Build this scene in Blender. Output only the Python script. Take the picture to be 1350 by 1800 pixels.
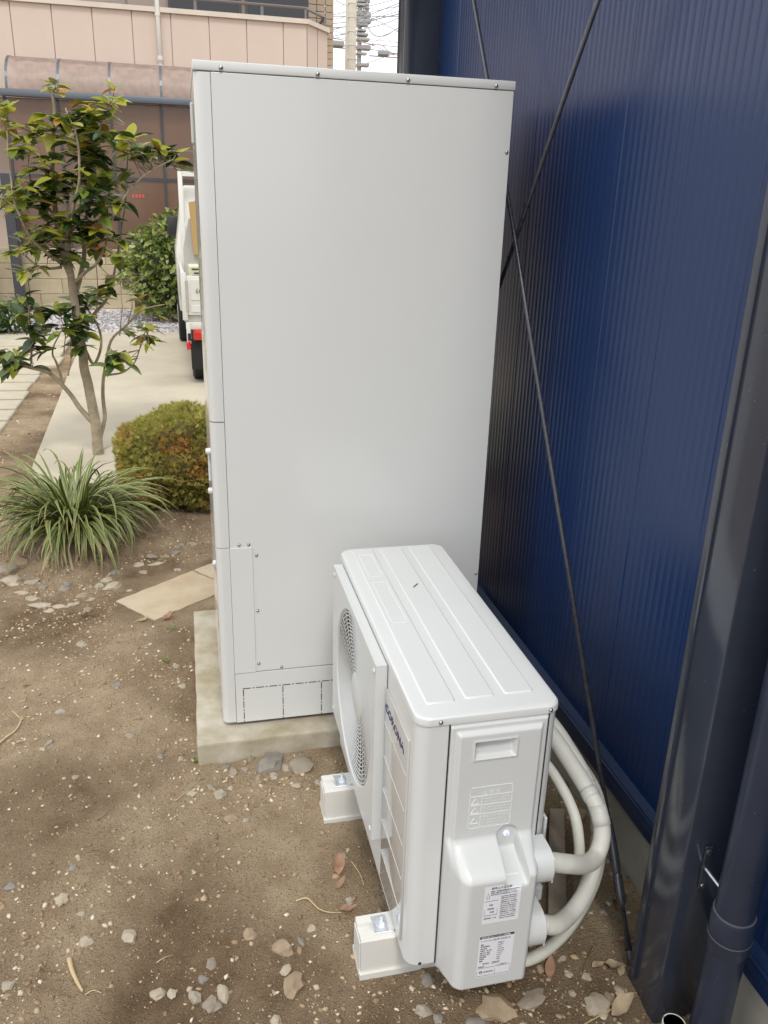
import bpy, bmesh, math, random
import numpy as np
from mathutils import Vector, Matrix, noise, Euler

for o in list(bpy.data.objects): bpy.data.objects.remove(o)
random.seed(7); RNG = np.random.default_rng(7)
SC = bpy.context.scene; COL = SC.collection
R = math.radians

# ------------------------------------------------------------------ camera
CAM = Vector((-0.0807, -2.2689, 1.6371))
AX_R = Vector((0.97407301, -0.22453667, 0.02765966))
AX_U = Vector((0.05233997, 0.34260882, 0.93801904))
AX_F = Vector((0.22009612, 0.91225133, -0.34547824))
FPX = 1434.61
cd = bpy.data.cameras.new('camera'); cam = bpy.data.objects.new('camera', cd); COL.objects.link(cam)
cam.matrix_world = Matrix(((AX_R.x, AX_U.x, -AX_F.x, CAM.x), (AX_R.y, AX_U.y, -AX_F.y, CAM.y), (AX_R.z, AX_U.z, -AX_F.z, CAM.z), (0, 0, 0, 1)))
cd.sensor_fit = 'VERTICAL'; cd.sensor_height = 36; cd.lens = FPX / 1800 * 36
cd.clip_start = 0.02; cd.clip_end = 800
SC.camera = cam
# ------------------------------------------------------------------ sky, sun, exposure
SUN_EL, SUN_AZ = R(58), R(184)      # azimuth clockwise from +y: behind the viewer, hazy winter sun
W = bpy.data.worlds.new('World'); SC.world = W; W.use_nodes = True
wn = W.node_tree.nodes; wl = W.node_tree.links
bg = wn['Background']
sky = wn.new('ShaderNodeTexSky'); sky.sky_type = 'NISHITA'; sky.sun_disc = False
sky.sun_elevation = SUN_EL; sky.sun_rotation = SUN_AZ
sky.air_density = 1.0; sky.dust_density = 1.5; sky.ozone_density = 1.0
hs = wn.new('ShaderNodeHueSaturation'); hs.inputs['Saturation'].default_value = 0.18; hs.inputs['Value'].default_value = 1.0
ov = wn.new('ShaderNodeMix'); ov.data_type = 'RGBA'; ov.inputs[0].default_value = 0.72     # thin bright overcast over the clear sky
ov.inputs[7].default_value = (8.8, 8.95, 9.15, 1)
wl.new(sky.outputs[0], hs.inputs['Color']); wl.new(hs.outputs[0], ov.inputs[6]); wl.new(ov.outputs[2], bg.inputs['Color'])
bg.inputs['Strength'].default_value = 0.12
sd = bpy.data.lights.new('sun', 'SUN'); sun = bpy.data.objects.new('sun', sd); COL.objects.link(sun)
sd.energy = 1.0; sd.angle = R(12); sd.color = (1.0, 0.97, 0.92)
sun.rotation_euler = Vector((-math.sin(SUN_AZ) * math.cos(SUN_EL), -math.cos(SUN_AZ) * math.cos(SUN_EL), -math.sin(SUN_EL))).to_track_quat('-Z', 'Y').to_euler()
sun.location = (-4, -6, 9)
vs = SC.view_settings; vs.view_transform = 'Standard'; vs.look = 'None'; vs.gamma = 1; vs.exposure = 0.68

# ------------------------------------------------------------------ helpers
def ray(u, v): return AX_F + AX_R * ((u - 675) / FPX) - AX_U * ((v - 900) / FPX)
def on(u, v, ax, val):
    d = ray(u, v); t = (val - CAM[ax]) / d[ax]; return CAM + d * t
MATS = {}
def node(nt, kind, **kw):
    n = nt.nodes.new(kind)
    for k, v in kw.items():
        if k.startswith('_'): setattr(n, k[1:], v)
        else: n.inputs[k].default_value = v
    return n
def mat(name, base, rough=0.5, metal=0.0, spec=0.5, coat=0.0, var=None, bump=None, alpha=1.0, emit=None, coords='Object'):
    m = bpy.data.materials.new(name); m.use_nodes = True; nt = m.node_tree; b = nt.nodes['Principled BSDF']
    b.inputs['Base Color'].default_value = (*base, 1); b.inputs['Roughness'].default_value = rough
    b.inputs['Metallic'].default_value = metal; b.inputs['Specular IOR Level'].default_value = spec
    b.inputs['Coat Weight'].default_value = coat; b.inputs['Coat Roughness'].default_value = 0.08
    b.inputs['Alpha'].default_value = alpha
    tc = nt.nodes.new('ShaderNodeTexCoord')
    if var:
        sc, amt = var[0], var[1]
        n = node(nt, 'ShaderNodeTexNoise', Scale=sc, Detail=6.0, Roughness=0.6)
        nt.links.new(tc.outputs[coords], n.inputs['Vector'])
        r = node(nt, 'ShaderNodeMapRange'); r.inputs[1].default_value = 0.3; r.inputs[2].default_value = 0.7
        r.inputs[3].default_value = 0; r.inputs[4].default_value = 1
        nt.links.new(n.outputs[0], r.inputs[0])
        mx = nt.nodes.new('ShaderNodeMix'); mx.data_type = 'RGBA'
        c2 = var[2] if len(var) > 2 else tuple(c * (1 + amt) for c in base)
        c1 = tuple(c * (1 - amt) for c in base)
        mx.inputs[6].default_value = (*c1, 1); mx.inputs[7].default_value = (*c2, 1)
        nt.links.new(r.outputs[0], mx.inputs[0]); nt.links.new(mx.outputs[2], b.inputs['Base Color'])
        r2 = node(nt, 'ShaderNodeMapRange'); q_ = 0.0 if amt < 0.03 else 0.08; r2.inputs[3].default_value = max(0.02, rough - q_); r2.inputs[4].default_value = rough + q_
        nt.links.new(n.outputs[0], r2.inputs[0]); nt.links.new(r2.outputs[0], b.inputs['Roughness'])
    if bump:
        n = node(nt, 'ShaderNodeTexNoise', Scale=bump[0], Detail=5.0)
        nt.links.new(tc.outputs[coords], n.inputs['Vector'])
        bp = node(nt, 'ShaderNodeBump', Strength=bump[1], Distance=bump[2])
        nt.links.new(n.outputs[0], bp.inputs['Height']); nt.links.new(bp.outputs[0], b.inputs['Normal'])
    if emit: b.inputs['Emission Color'].default_value = (*emit[0], 1); b.inputs['Emission Strength'].default_value = emit[1]
    MATS[name] = m; return m

ORG = {}
def worg(o): return ORG[o.name] if o else Vector((0, 0, 0))
def tag(o, label=None, cat=None, group=None, kind=None):
    if label: o['label'] = label
    if cat: o['category'] = cat
    if group: o['group'] = group
    if kind: o['kind'] = kind
    return o
def thing(name, label, cat, loc=(0, 0, 0), group=None, rz=0):
    o = bpy.data.objects.new(name, None); COL.objects.link(o); o.location = loc; o.rotation_euler = (0, 0, rz)
    o.empty_display_size = 0.05; ORG[o.name] = Vector(loc); return tag(o, label, cat, group)
def link(name, me, m, parent=None, smooth=False, local=False, org=True):
    """mesh given in world metres (or in the parent's frame when local); origin moved to its base centre"""
    n = len(me.vertices); co = np.empty(n * 3); me.vertices.foreach_get('co', co); co = co.reshape(-1, 3)
    lo, hi = co.min(0), co.max(0); c = np.array([(lo[0] + hi[0]) / 2, (lo[1] + hi[1]) / 2, lo[2]]) if org else np.zeros(3)
    me.vertices.foreach_set('co', (co - c).ravel()); me.update()
    if m and not me.materials: me.materials.append(MATS[m])
    if smooth:
        me.polygons.foreach_set('use_smooth', np.ones(len(me.polygons), bool))
        if smooth is not True: me.set_sharp_from_angle(angle=R(smooth))
    me.name = name
    o = bpy.data.objects.new(name, me); COL.objects.link(o); c = Vector(c)
    if parent:
        o.parent = parent
        if local: o.location = c; ORG[o.name] = c
        else: o.location = c - worg(parent); ORG[o.name] = c
    else: o.location = c; ORG[o.name] = c
    return o
class B:
    def __init__(s): s.bm = bmesh.new()
    def box(s, x0, x1, y0, y1, z0, z1, bev=0, seg=2):
        r = bmesh.ops.create_cube(s.bm, size=1)
        for v in r['verts']: v.co = Vector(((x0 + x1) / 2 + v.co.x * (x1 - x0), (y0 + y1) / 2 + v.co.y * (y1 - y0), (z0 + z1) / 2 + v.co.z * (z1 - z0)))
        if bev:
            es = list({e for v in r['verts'] for e in v.link_edges})
            bmesh.ops.bevel(s.bm, geom=es, offset=bev, segments=seg, profile=0.5, affect='EDGES', clamp_overlap=True)
        return s
    def prism(s, pts, axis, a, b_, bev=0):
        """closed polygon pts (2-d) extruded along axis from a to b_"""
        def P(p, t):
            return Vector((t, p[0], p[1])) if axis == 0 else Vector((p[0], t, p[1])) if axis == 1 else Vector((p[0], p[1], t))
        v0 = [s.bm.verts.new(P(p, a)) for p in pts]; v1 = [s.bm.verts.new(P(p, b_)) for p in pts]; n = len(pts)
        for i in range(n): s.bm.faces.new((v0[i], v0[(i + 1) % n], v1[(i + 1) % n], v1[i]))
        s.bm.faces.new(v0[::-1]); s.bm.faces.new(v1)
        return s
    def tube(s, pts, rad, n=10, cap=True):
        pts = [Vector(p) for p in pts]; k = len(pts)
        rad = [rad] * k if not hasattr(rad, '__len__') else rad
        rings = []; ref = Vector((0.31, 0.2, 0.93)).normalized(); prev = None
        for i in range(k):
            d = (pts[min(i + 1, k - 1)] - pts[max(i - 1, 0)])
            d = d.normalized() if d.length > 1e-9 else Vector((0, 0, 1))
            if prev is None:
                a = d.cross(ref)
                if a.length < 1e-3: a = d.cross(Vector((1, 0, 0)))
            else: a = prev - d * prev.dot(d)
            a.normalize(); prev = a; b = d.cross(a)
            rings.append([s.bm.verts.new(pts[i] + (a * math.cos(2 * math.pi * j / n) + b * math.sin(2 * math.pi * j / n)) * rad[i]) for j in range(n)])
        for i in range(k - 1):
            for j in range(n): s.bm.faces.new((rings[i][j], rings[i][(j + 1) % n], rings[i + 1][(j + 1) % n], rings[i + 1][j]))
        if cap: s.bm.faces.new(rings[0][::-1]); s.bm.faces.new(rings[-1])
        return s
    def cyl(s, p0, p1, r, n=16): return s.tube([p0, p1], r, n)
    def dome(s, c, d, r, h, n=10):
        """a low rounded screw head at c, pointing along d"""
        d = Vector(d).normalized(); c = Vector(c)
        return s.tube([c, c + d * h * 0.55, c + d * h * 0.9, c + d * h], [r, r * 0.85, r * 0.5, r * 0.08], n)
    def poly(s, vs_, fs):
        v = [s.bm.verts.new(p) for p in vs_]
        for f in fs:
            try: s.bm.faces.new([v[i] for i in f])
            except ValueError: pass
        return s
    def build(s, name, m, parent=None, smooth=False, local=False, org=True):
        bmesh.ops.recalc_face_normals(s.bm, faces=s.bm.faces[:])
        me = bpy.data.meshes.new(name); s.bm.to_mesh(me); s.bm.free()
        return link(name, me, m, parent, smooth, local, org)
def catmull(P, n=8):
    P = [Vector(p) for p in P]; out = []
    for i in range(len(P) - 1):
        p0, p1, p2, p3 = P[max(i - 1, 0)], P[i], P[i + 1], P[min(i + 2, len(P) - 1)]
        for j in range(n):
            t = j / n
            out.append(0.5 * ((2 * p1) + (p2 - p0) * t + (2 * p0 - 5 * p1 + 4 * p2 - p3) * t * t + (3 * p1 - p0 - 3 * p2 + p3) * t ** 3))
    out.append(P[-1]); return out
def np_mesh(name, V, F):
    """V (n,3), F (m,k) arrays -> mesh"""
    me = bpy.data.meshes.new(name); k = F.shape[1]
    me.vertices.add(len(V)); me.vertices.foreach_set('co', V.astype(np.float64).ravel())
    me.loops.add(F.size); me.loops.foreach_set('vertex_index', F.astype(np.int32).ravel())
    me.polygons.add(len(F)); me.polygons.foreach_set('loop_start', np.arange(0, F.size, k, dtype=np.int32))
    me.update(calc_edges=True); me.validate(); return me
def scatter_mesh(name, tmpl, M, T):
    """many copies of a template (V,F): M (n,3,3), T (n,3)"""
    V, F = tmpl; n = len(T)
    VV = (np.einsum('nij,kj->nki', M, V) + T[:, None, :]).reshape(-1, 3)
    FF = (F[None] + (np.arange(n) * len(V))[:, None, None]).reshape(-1, F.shape[1])
    return np_mesh(name, VV, FF)
def merge(parts):
    off = 0; Vs = []; Fs = []
    for V, F in parts: Vs.append(V); Fs.append(F + off); off += len(V)
    return np.concatenate(Vs), np.concatenate(Fs)
def text(name, body, size, o, xdir, up, m, parent, align='LEFT', extrude=0.0002, shear=0, xs=1.0, bold=0.0):
    c = bpy.data.curves.new(name, 'FONT'); c.body = body; c.size = size; c.align_x = align; c.extrude = extrude; c.shear = shear; c.resolution_u = 2; c.offset = bold
    t = bpy.data.objects.new('tmp', c); COL.objects.link(t); bpy.context.view_layer.update()
    dg = bpy.context.evaluated_depsgraph_get(); me = bpy.data.meshes.new_from_object(t.evaluated_get(dg))
    bpy.data.objects.remove(t); bpy.data.curves.remove(c)
    if not len(me.vertices): return None
    x = Vector(xdir).normalized(); y = Vector(up).normalized(); z = x.cross(y)
    me.transform(Matrix(((x.x * xs, y.x, z.x, o[0]), (x.y * xs, y.y, z.y, o[1]), (x.z * xs, y.z, z.z, o[2]), (0, 0, 0, 1))))
    me.materials.clear()
    return link(name, me, m, parent)
def sstep(a, b, x):
    t = max(0.0, min(1.0, (x - a) / (b - a))); return t * t * (3 - 2 * t)

# ------------------------------------------------------------------ materials
mat('white_paint', (0.635, 0.645, 0.635), 0.28, spec=0.5, coat=0.15, var=(3, 0.015), bump=(900, 0.03, 0.0004))
mat('tank_paint', (0.64, 0.648, 0.635), 0.15, spec=0.5, var=(2, 0.015), bump=(3.2, 0.06, 0.004))
mat('tank_front', (0.62, 0.628, 0.615), 0.16, spec=0.5, coat=0.5)
mat('white_plastic', (0.60, 0.612, 0.603), 0.32, spec=0.5, var=(6, 0.015))
mat('gloss_plastic', (0.47, 0.46, 0.44), 0.08, spec=0.5, coat=0.4)
mat('label_paper', (0.78, 0.78, 0.82), 0.35)
mat('ink', (0.05, 0.05, 0.06), 0.5); mat('ink_blue', (0.03, 0.035, 0.12), 0.3); mat('grey_ink', (0.28, 0.28, 0.29), 0.5)
mat('emboss', (0.80, 0.81, 0.79), 0.3)
mat('screw', (0.45, 0.45, 0.44), 0.28, metal=1.0)
mat('zinc', (0.74, 0.78, 0.82), 0.38, metal=0.85, var=(90, 0.15))
mat('seam_dark', (0.03, 0.03, 0.03), 0.6)
mat('fan_dark', (0.07, 0.067, 0.062), 0.5)
mat('button', (0.72, 0.72, 0.95), 0.2, emit=((0.75, 0.75, 1.0), 0.25))
mat('rail_pvc', (0.72, 0.715, 0.68), 0.35, var=(14, 0.05, (0.70, 0.685, 0.63)))
mat('pipe_foam', (0.66, 0.65, 0.58), 0.5, var=(25, 0.05), bump=(300, 0.1, 0.001))
mat('hose', (0.60, 0.59, 0.51), 0.45, var=(40, 0.06))
mat('tape', (0.62, 0.61, 0.56), 0.4)
mat('plank_wood', (0.44, 0.37, 0.28), 0.8, var=(12, 0.2), bump=(60, 0.2, 0.002))
mat('siding', (0.009, 0.031, 0.110), 0.30, spec=0.5, var=(2, 0.025))
mat('flash', (0.012, 0.030, 0.085), 0.3, spec=0.5, var=(6, 0.15))
mat('steel_dark', (0.036, 0.043, 0.062), 0.16, spec=0.6, var=(5, 0.12))
mat('rod_dark', (0.075, 0.078, 0.09), 0.28, metal=0.4, spec=0.5, var=(30, 0.2))
mat('pipe_dark', (0.022, 0.030, 0.052), 0.3, spec=0.5, var=(9, 0.15))
mat('pipe_edge', (0.11, 0.11, 0.12), 0.6)
def specks(name, th):
    """dust and splashed dots on dark paint"""
    m = MATS[name]; nt = m.node_tree; b = nt.nodes['Principled BSDF']
    src = b.inputs['Base Color'].links[0].from_socket
    tc = nt.nodes.new('ShaderNodeTexCoord'); v = node(nt, 'ShaderNodeTexVoronoi', Scale=47.0, Randomness=1.0)
    n = node(nt, 'ShaderNodeTexNoise', Scale=7.0, Detail=4.0)
    nt.links.new(tc.outputs['Object'], v.inputs['Vector']); nt.links.new(tc.outputs['Object'], n.inputs['Vector'])
    a = node(nt, 'ShaderNodeMath', _operation='LESS_THAN'); nt.links.new(v.outputs['Distance'], a.inputs[0]); a.inputs[1].default_value = th
    g = node(nt, 'ShaderNodeMath', _operation='GREATER_THAN'); nt.links.new(n.outputs[0], g.inputs[0]); g.inputs[1].default_value = 0.5
    mu = node(nt, 'ShaderNodeMath', _operation='MULTIPLY'); nt.links.new(a.outputs[0], mu.inputs[0]); nt.links.new(g.outputs[0], mu.inputs[1])
    mu2 = node(nt, 'ShaderNodeMath', _operation='MULTIPLY'); nt.links.new(mu.outputs[0], mu2.inputs[0]); mu2.inputs[1].default_value = 0.45
    mx = nt.nodes.new('ShaderNodeMix'); mx.data_type = 'RGBA'; mx.inputs[7].default_value = (0.42, 0.40, 0.36, 1)
    nt.links.new(mu2.outputs[0], mx.inputs[0]); nt.links.new(src, mx.inputs[6]); nt.links.new(mx.outputs[2], b.inputs['Base Color'])
specks('steel_dark', 0.05); specks('pipe_dark', 0.045); specks('siding', 0.035)
mat('concrete', (0.43, 0.36, 0.225), 0.8, var=(9, 0.30, (0.52, 0.48, 0.40)), bump=(90, 0.25, 0.003))
mat('foundation', (0.32, 0.31, 0.27), 0.85, var=(5, 0.2), bump=(70, 0.2, 0.003))
mat('drive_concrete', (0.48, 0.425, 0.325), 0.85, var=(1.6, 0.14), bump=(60, 0.15, 0.003))
mat('paver', (0.56, 0.47, 0.33), 0.9, var=(7, 0.12, (0.40, 0.30, 0.19)), bump=(70, 0.2, 0.002))
mat('plank_stone', (0.46, 0.41, 0.31), 0.8, var=(3, 0.14), bump=(50, 0.2, 0.003))
mat('pink_wall', (0.55, 0.445, 0.375), 0.7, var=(1.2, 0.04), bump=(120, 0.1, 0.003))
mat('coping', (0.56, 0.49, 0.42), 0.6, var=(3, 0.05))
mat('house_tile', (0.48, 0.38, 0.28), 0.7)
mat('rail_bronze', (0.16, 0.14, 0.14), 0.35, metal=0.3)
mat('dark_glass', (0.02, 0.02, 0.022), 0.06, spec=0.6)
mat('window_frame', (0.10, 0.085, 0.08), 0.4)
mat('frame_dark', (0.040, 0.043, 0.052), 0.35)
mat('bluegrey_metal', (0.10, 0.115, 0.14), 0.35, spec=0.5)
mat('smoke_roof', (0.30, 0.22, 0.18), 0.5, alpha=0.82, var=(9, 0.2))
mat('smoke_pane', (0.17, 0.095, 0.062), 0.12, alpha=0.74, var=(1.2, 0.2))
mat('white_pipe', (0.62, 0.60, 0.55), 0.35)
mat('red_mark', (0.55, 0.08, 0.05), 0.5)
mat('pole_conc', (0.60, 0.56, 0.48), 0.8, var=(2, 0.1))
mat('pole_grey', (0.34, 0.33, 0.30), 0.7, var=(3, 0.3))
mat('wire', (0.27, 0.28, 0.30), 0.6); mat('wire_red', (0.55, 0.2, 0.22), 0.6)
mat('equip', (0.28, 0.29, 0.30), 0.5)
mat('beige_wall', (0.42, 0.35, 0.23), 0.85, var=(4, 0.15), bump=(60, 0.3, 0.004))
mat('truck_white', (0.68, 0.67, 0.62), 0.3, coat=0.3, var=(5, 0.04))
mat('truck_grey', (0.42, 0.40, 0.36), 0.5, var=(6, 0.1))
mat('rubber', (0.012, 0.012, 0.012), 0.7, bump=(60, 0.2, 0.004))
mat('black_plastic', (0.02, 0.02, 0.022), 0.35)
mat('red_lens', (0.55, 0.02, 0.015), 0.12, coat=0.6)
mat('cardboard', (0.42, 0.27, 0.10), 0.7); mat('carton', (0.62, 0.60, 0.40), 0.5)
mat('bark', (0.31, 0.255, 0.175), 0.85, var=(18, 0.3), bump=(60, 0.4, 0.004))
mat('twig', (0.17, 0.12, 0.075), 0.8)
def leafmat(name, c, rough, c2=None, trans=0.15):
    m = mat(name, c, rough, spec=0.5, var=(30, 0.18)); b = m.node_tree.nodes['Principled BSDF']
    nt = m.node_tree; out = nt.nodes['Material Output']
    t = nt.nodes.new('ShaderNodeBsdfTranslucent'); t.inputs[0].default_value = (*[min(1, k * 1.6) for k in c], 1)
    mx = nt.nodes.new('ShaderNodeMixShader'); mx.inputs[0].default_value = trans
    nt.links.new(b.outputs[0], mx.inputs[1]); nt.links.new(t.outputs[0], mx.inputs[2]); nt.links.new(mx.outputs[0], out.inputs[0])
leafmat('leaf_dark', (0.040, 0.072, 0.022), 0.2, trans=0.12); leafmat('leaf_mid', (0.12, 0.165, 0.026), 0.25)
leafmat('leaf_lime', (0.36, 0.37, 0.045), 0.3, trans=0.35); leafmat('leaf_orange', (0.38, 0.19, 0.03), 0.4, trans=0.2)
leafmat('dead_leaf', (0.33, 0.195, 0.125), 0.8); leafmat('dead_tan', (0.40, 0.31, 0.20), 0.8); leafmat('dead_brown', (0.17, 0.09, 0.05), 0.7)
mat('straw', (0.50, 0.38, 0.21), 0.7)
for i, c in enumerate(((0.33, 0.285, 0.22), (0.27, 0.225, 0.17), (0.39, 0.33, 0.245), (0.225, 0.205, 0.175), (0.31, 0.23, 0.15))):
    mat('stone_%d' % i, c, 0.75, var=(35, 0.2), bump=(150, 0.3, 0.002))
def island_mat(name, cols, rough=0.7, trans=0.0, noise_mix=None):
    m = bpy.data.materials.new(name); m.use_nodes = True; nt = m.node_tree; b = nt.nodes['Principled BSDF']
    g = nt.nodes.new('ShaderNodeNewGeometry'); r = nt.nodes.new('ShaderNodeValToRGB'); r.color_ramp.interpolation = 'LINEAR'
    el = r.color_ramp.elements
    for i, (p, c) in enumerate(cols):
        e = el[i] if i < 2 else el.new(p); e.position = p; e.color = (*c, 1)
    nt.links.new(g.outputs['Random Per Island'], r.inputs[0]); col = r.outputs[0]
    if noise_mix:
        tc = nt.nodes.new('ShaderNodeTexCoord'); n = node(nt, 'ShaderNodeTexNoise', Scale=noise_mix[0], Detail=3.0)
        nt.links.new(tc.outputs['Object'], n.inputs['Vector'])
        mr = node(nt, 'ShaderNodeMapRange'); mr.inputs[1].default_value = noise_mix[2]; mr.inputs[2].default_value = noise_mix[3]
        nt.links.new(n.outputs[0], mr.inputs[0])
        mx = nt.nodes.new('ShaderNodeMix'); mx.data_type = 'RGBA'; mx.inputs[7].default_value = (*noise_mix[1], 1)
        nt.links.new(mr.outputs[0], mx.inputs[0]); nt.links.new(col, mx.inputs[6]); col = mx.outputs[2]
    nt.links.new(col, b.inputs['Base Color']); b.inputs['Roughness'].default_value = rough
    if trans:
        out = nt.nodes['Material Output']; t = nt.nodes.new('ShaderNodeBsdfTranslucent'); mxs = nt.nodes.new('ShaderNodeMixShader'); mxs.inputs[0].default_value = trans
        nt.links.new(col, t.inputs[0]); nt.links.new(b.outputs[0], mxs.inputs[1]); nt.links.new(t.outputs[0], mxs.inputs[2]); nt.links.new(mxs.outputs[0], out.inputs[0])
    MATS[name] = m
island_mat('grit', [(0, (0.21, 0.135, 0.075)), (0.42, (0.33, 0.235, 0.142)), (0.70, (0.44, 0.34, 0.22)), (0.88, (0.56, 0.47, 0.34)), (1, (0.66, 0.58, 0.46))], 0.85)
island_mat('clod', [(0, (0.25, 0.165, 0.093)), (0.6, (0.38, 0.265, 0.157)), (1, (0.48, 0.355, 0.23))], 0.95)
island_mat('pebbles', [(0, (0.30, 0.28, 0.28)), (0.5, (0.46, 0.43, 0.43)), (1, (0.62, 0.58, 0.57))], 0.7)
island_mat('juniper', [(0, (0.26, 0.28, 0.06)), (0.5, (0.40, 0.38, 0.09)), (1, (0.54, 0.45, 0.12))], 0.6, 0.4, (4.5, (0.55, 0.30, 0.09), 0.52, 0.70))
island_mat('hedge_leaf', [(0, (0.06, 0.10, 0.02)), (0.4, (0.16, 0.22, 0.04)), (0.8, (0.32, 0.36, 0.10)), (1, (0.46, 0.45, 0.20))], 0.35, 0.2)
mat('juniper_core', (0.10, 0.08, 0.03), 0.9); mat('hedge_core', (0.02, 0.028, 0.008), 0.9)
# striped blade: cream margins either side of a green band, across the blade (uv.x)
m = bpy.data.materials.new('blade'); m.use_nodes = True; nt = m.node_tree; b = nt.nodes['Principled BSDF']; MATS['blade'] = m
uv = nt.nodes.new('ShaderNodeUVMap'); sx = nt.nodes.new('ShaderNodeSeparateXYZ'); cr = nt.nodes.new('ShaderNodeValToRGB'); el = cr.color_ramp.elements
nt.links.new(uv.outputs[0], sx.inputs[0]); nt.links.new(sx.outputs[0], cr.inputs[0])
for i, (p, c) in enumerate(((0.0, (0.42, 0.38, 0.16)), (0.10, (0.36, 0.34, 0.12)), (0.20, (0.10, 0.145, 0.03)), (0.80, (0.075, 0.12, 0.022)), (0.90, (0.32, 0.32, 0.10)), (1.0, (0.44, 0.40, 0.17)))):
    e = el[i] if i < 2 else el.new(p); e.position = p; e.color = (*c, 1)
tipr = node(nt, 'ShaderNodeMapRange'); tipr.inputs[1].default_value = 0.86; tipr.inputs[2].default_value = 1.0; nt.links.new(sx.outputs[1], tipr.inputs[0])
mx = nt.nodes.new('ShaderNodeMix'); mx.data_type = 'RGBA'; mx.inputs[7].default_value = (0.33, 0.22, 0.09, 1)
nt.links.new(tipr.outputs[0], mx.inputs[0]); nt.links.new(cr.outputs[0], mx.inputs[6]); nt.links.new(mx.outputs[2], b.inputs['Base Color']); b.inputs['Roughness'].default_value = 0.38
# bare soil
m = bpy.data.materials.new('soil'); m.use_nodes = True; nt = m.node_tree; b = nt.nodes['Principled BSDF']; MATS['soil'] = m
tc = nt.nodes.new('ShaderNodeTexCoord'); OB = tc.outputs['Object']
def tn(scale, det=6, rough=0.6):
    n = node(nt, 'ShaderNodeTexNoise', Scale=scale, Detail=float(det), Roughness=rough); nt.links.new(OB, n.inputs['Vector']); return n.outputs[0]
def ramp(src, a, b_):
    r = node(nt, 'ShaderNodeMapRange'); r.inputs[1].default_value = a; r.inputs[2].default_value = b_; nt.links.new(src, r.inputs[0]); return r.outputs[0]
def mixc(f, a, b_):
    x = nt.nodes.new('ShaderNodeMix'); x.data_type = 'RGBA'
    nt.links.new(f, x.inputs[0])
    for s, q in ((6, a), (7, b_)):
        if isinstance(q, tuple): x.inputs[s].default_value = (*q, 1)
        else: nt.links.new(q, x.inputs[s])
    return x.outputs[2]
moist = tn(1.5, 3, 0.5)
c1 = mixc(ramp(tn(13, 7, 0.65), 0.36, 0.66), (0.185, 0.122, 0.071), (0.33, 0.233, 0.14))
c2 = mixc(ramp(tn(9, 7, 0.6), 0.35, 0.65), (0.44, 0.325, 0.205), (0.58, 0.45, 0.30))
cc = mixc(ramp(moist, 0.38, 0.56), c1, c2)
cc = mixc(ramp(tn(120, 5, 0.7), 0.55, 0.75), cc, (0.125, 0.078, 0.042))
vo = node(nt, 'ShaderNodeTexVoronoi', Scale=190.0); nt.links.new(OB, vo.inputs['Vector'])
lt = node(nt, 'ShaderNodeMath', _operation='LESS_THAN'); nt.links.new(vo.outputs['Distance'], lt.inputs[0]); lt.inputs[1].default_value = 0.2
gt = ramp(tn(22, 3), 0.45, 0.6); mu = node(nt, 'ShaderNodeMath', _operation='MULTIPLY'); nt.links.new(lt.outputs[0], mu.inputs[0]); nt.links.new(gt, mu.inputs[1])
m5 = node(nt, 'ShaderNodeMath', _operation='MULTIPLY'); nt.links.new(mu.outputs[0], m5.inputs[0]); m5.inputs[1].default_value = 0.7
cc = mixc(m5.outputs[0], cc, (0.52, 0.44, 0.31))
vo2 = node(nt, 'ShaderNodeTexVoronoi', Scale=420.0); nt.links.new(OB, vo2.inputs['Vector'])
lt2 = node(nt, 'ShaderNodeMath', _operation='LESS_THAN'); nt.links.new(vo2.outputs['Distance'], lt2.inputs[0]); lt2.inputs[1].default_value = 0.27
mu3 = node(nt, 'ShaderNodeMath', _operation='MULTIPLY'); nt.links.new(lt2.outputs[0], mu3.inputs[0]); nt.links.new(ramp(tn(16, 4), 0.42, 0.62), mu3.inputs[1])
mu4 = node(nt, 'ShaderNodeMath', _operation='MULTIPLY'); nt.links.new(mu3.outputs[0], mu4.inputs[0]); mu4.inputs[1].default_value = 0.6
cc = mixc(mu4.outputs[0], cc, (0.46, 0.36, 0.24))
cc = mixc(ramp(tn(260, 3, 0.6), 0.56, 0.70), cc, (0.14, 0.09, 0.05))
nt.links.new(cc, b.inputs['Base Color']); b.inputs['Roughness'].default_value = 0.95; b.inputs['Specular IOR Level'].default_value = 0.15
h = node(nt, 'ShaderNodeMath', _operation='ADD'); nt.links.new(tn(60, 9, 0.75), h.inputs[0]); nt.links.new(tn(240, 4, 0.6), h.inputs[1])
bp = node(nt, 'ShaderNodeBump', Strength=0.9, Distance=0.015); nt.links.new(h.outputs[0], bp.inputs['Height']); nt.links.new(bp.outputs[0], b.inputs['Normal'])

# ------------------------------------------------------------------ ground
def gz(x, y):
    """height of the bare soil"""
    near = 1 - sstep(2.5, 2.9, y)
    z = 0
    if near > 0:
        z = (noise.noise((x * 2.1, y * 2.1, 0)) * 0.014 + noise.noise((x * 7, y * 7, 3)) * 0.009 + noise.noise((x * 19, y * 19, 7)) * 0.006 + abs(noise.noise((x * 42, y * 42, 1))) * 0.005) * near
        z += 0.06 * math.exp(-((x + 0.6) ** 2 / 0.16 + (y - 1.95) ** 2 / 0.12)) + 0.05 * math.exp(-((x + 0.2) ** 2 / 0.2 + (y - 2.2) ** 2 / 0.12))
        z -= 0.010 * math.exp(-((x - 0.35) ** 2 / 0.2 + (y + 0.6) ** 2 / 0.3))
        z -= 0.030 * math.exp(-((x - 0.86) ** 2 / 0.012 + (y + 1.17) ** 2 / 0.03))
        if -0.5 < x < 0.15 and 0.85 < y < 1.55: z = z * 0.5 + 0.003
    else: z = noise.noise((x * 3, y * 3, 0)) * 0.004 - 0.004
    return z
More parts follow.
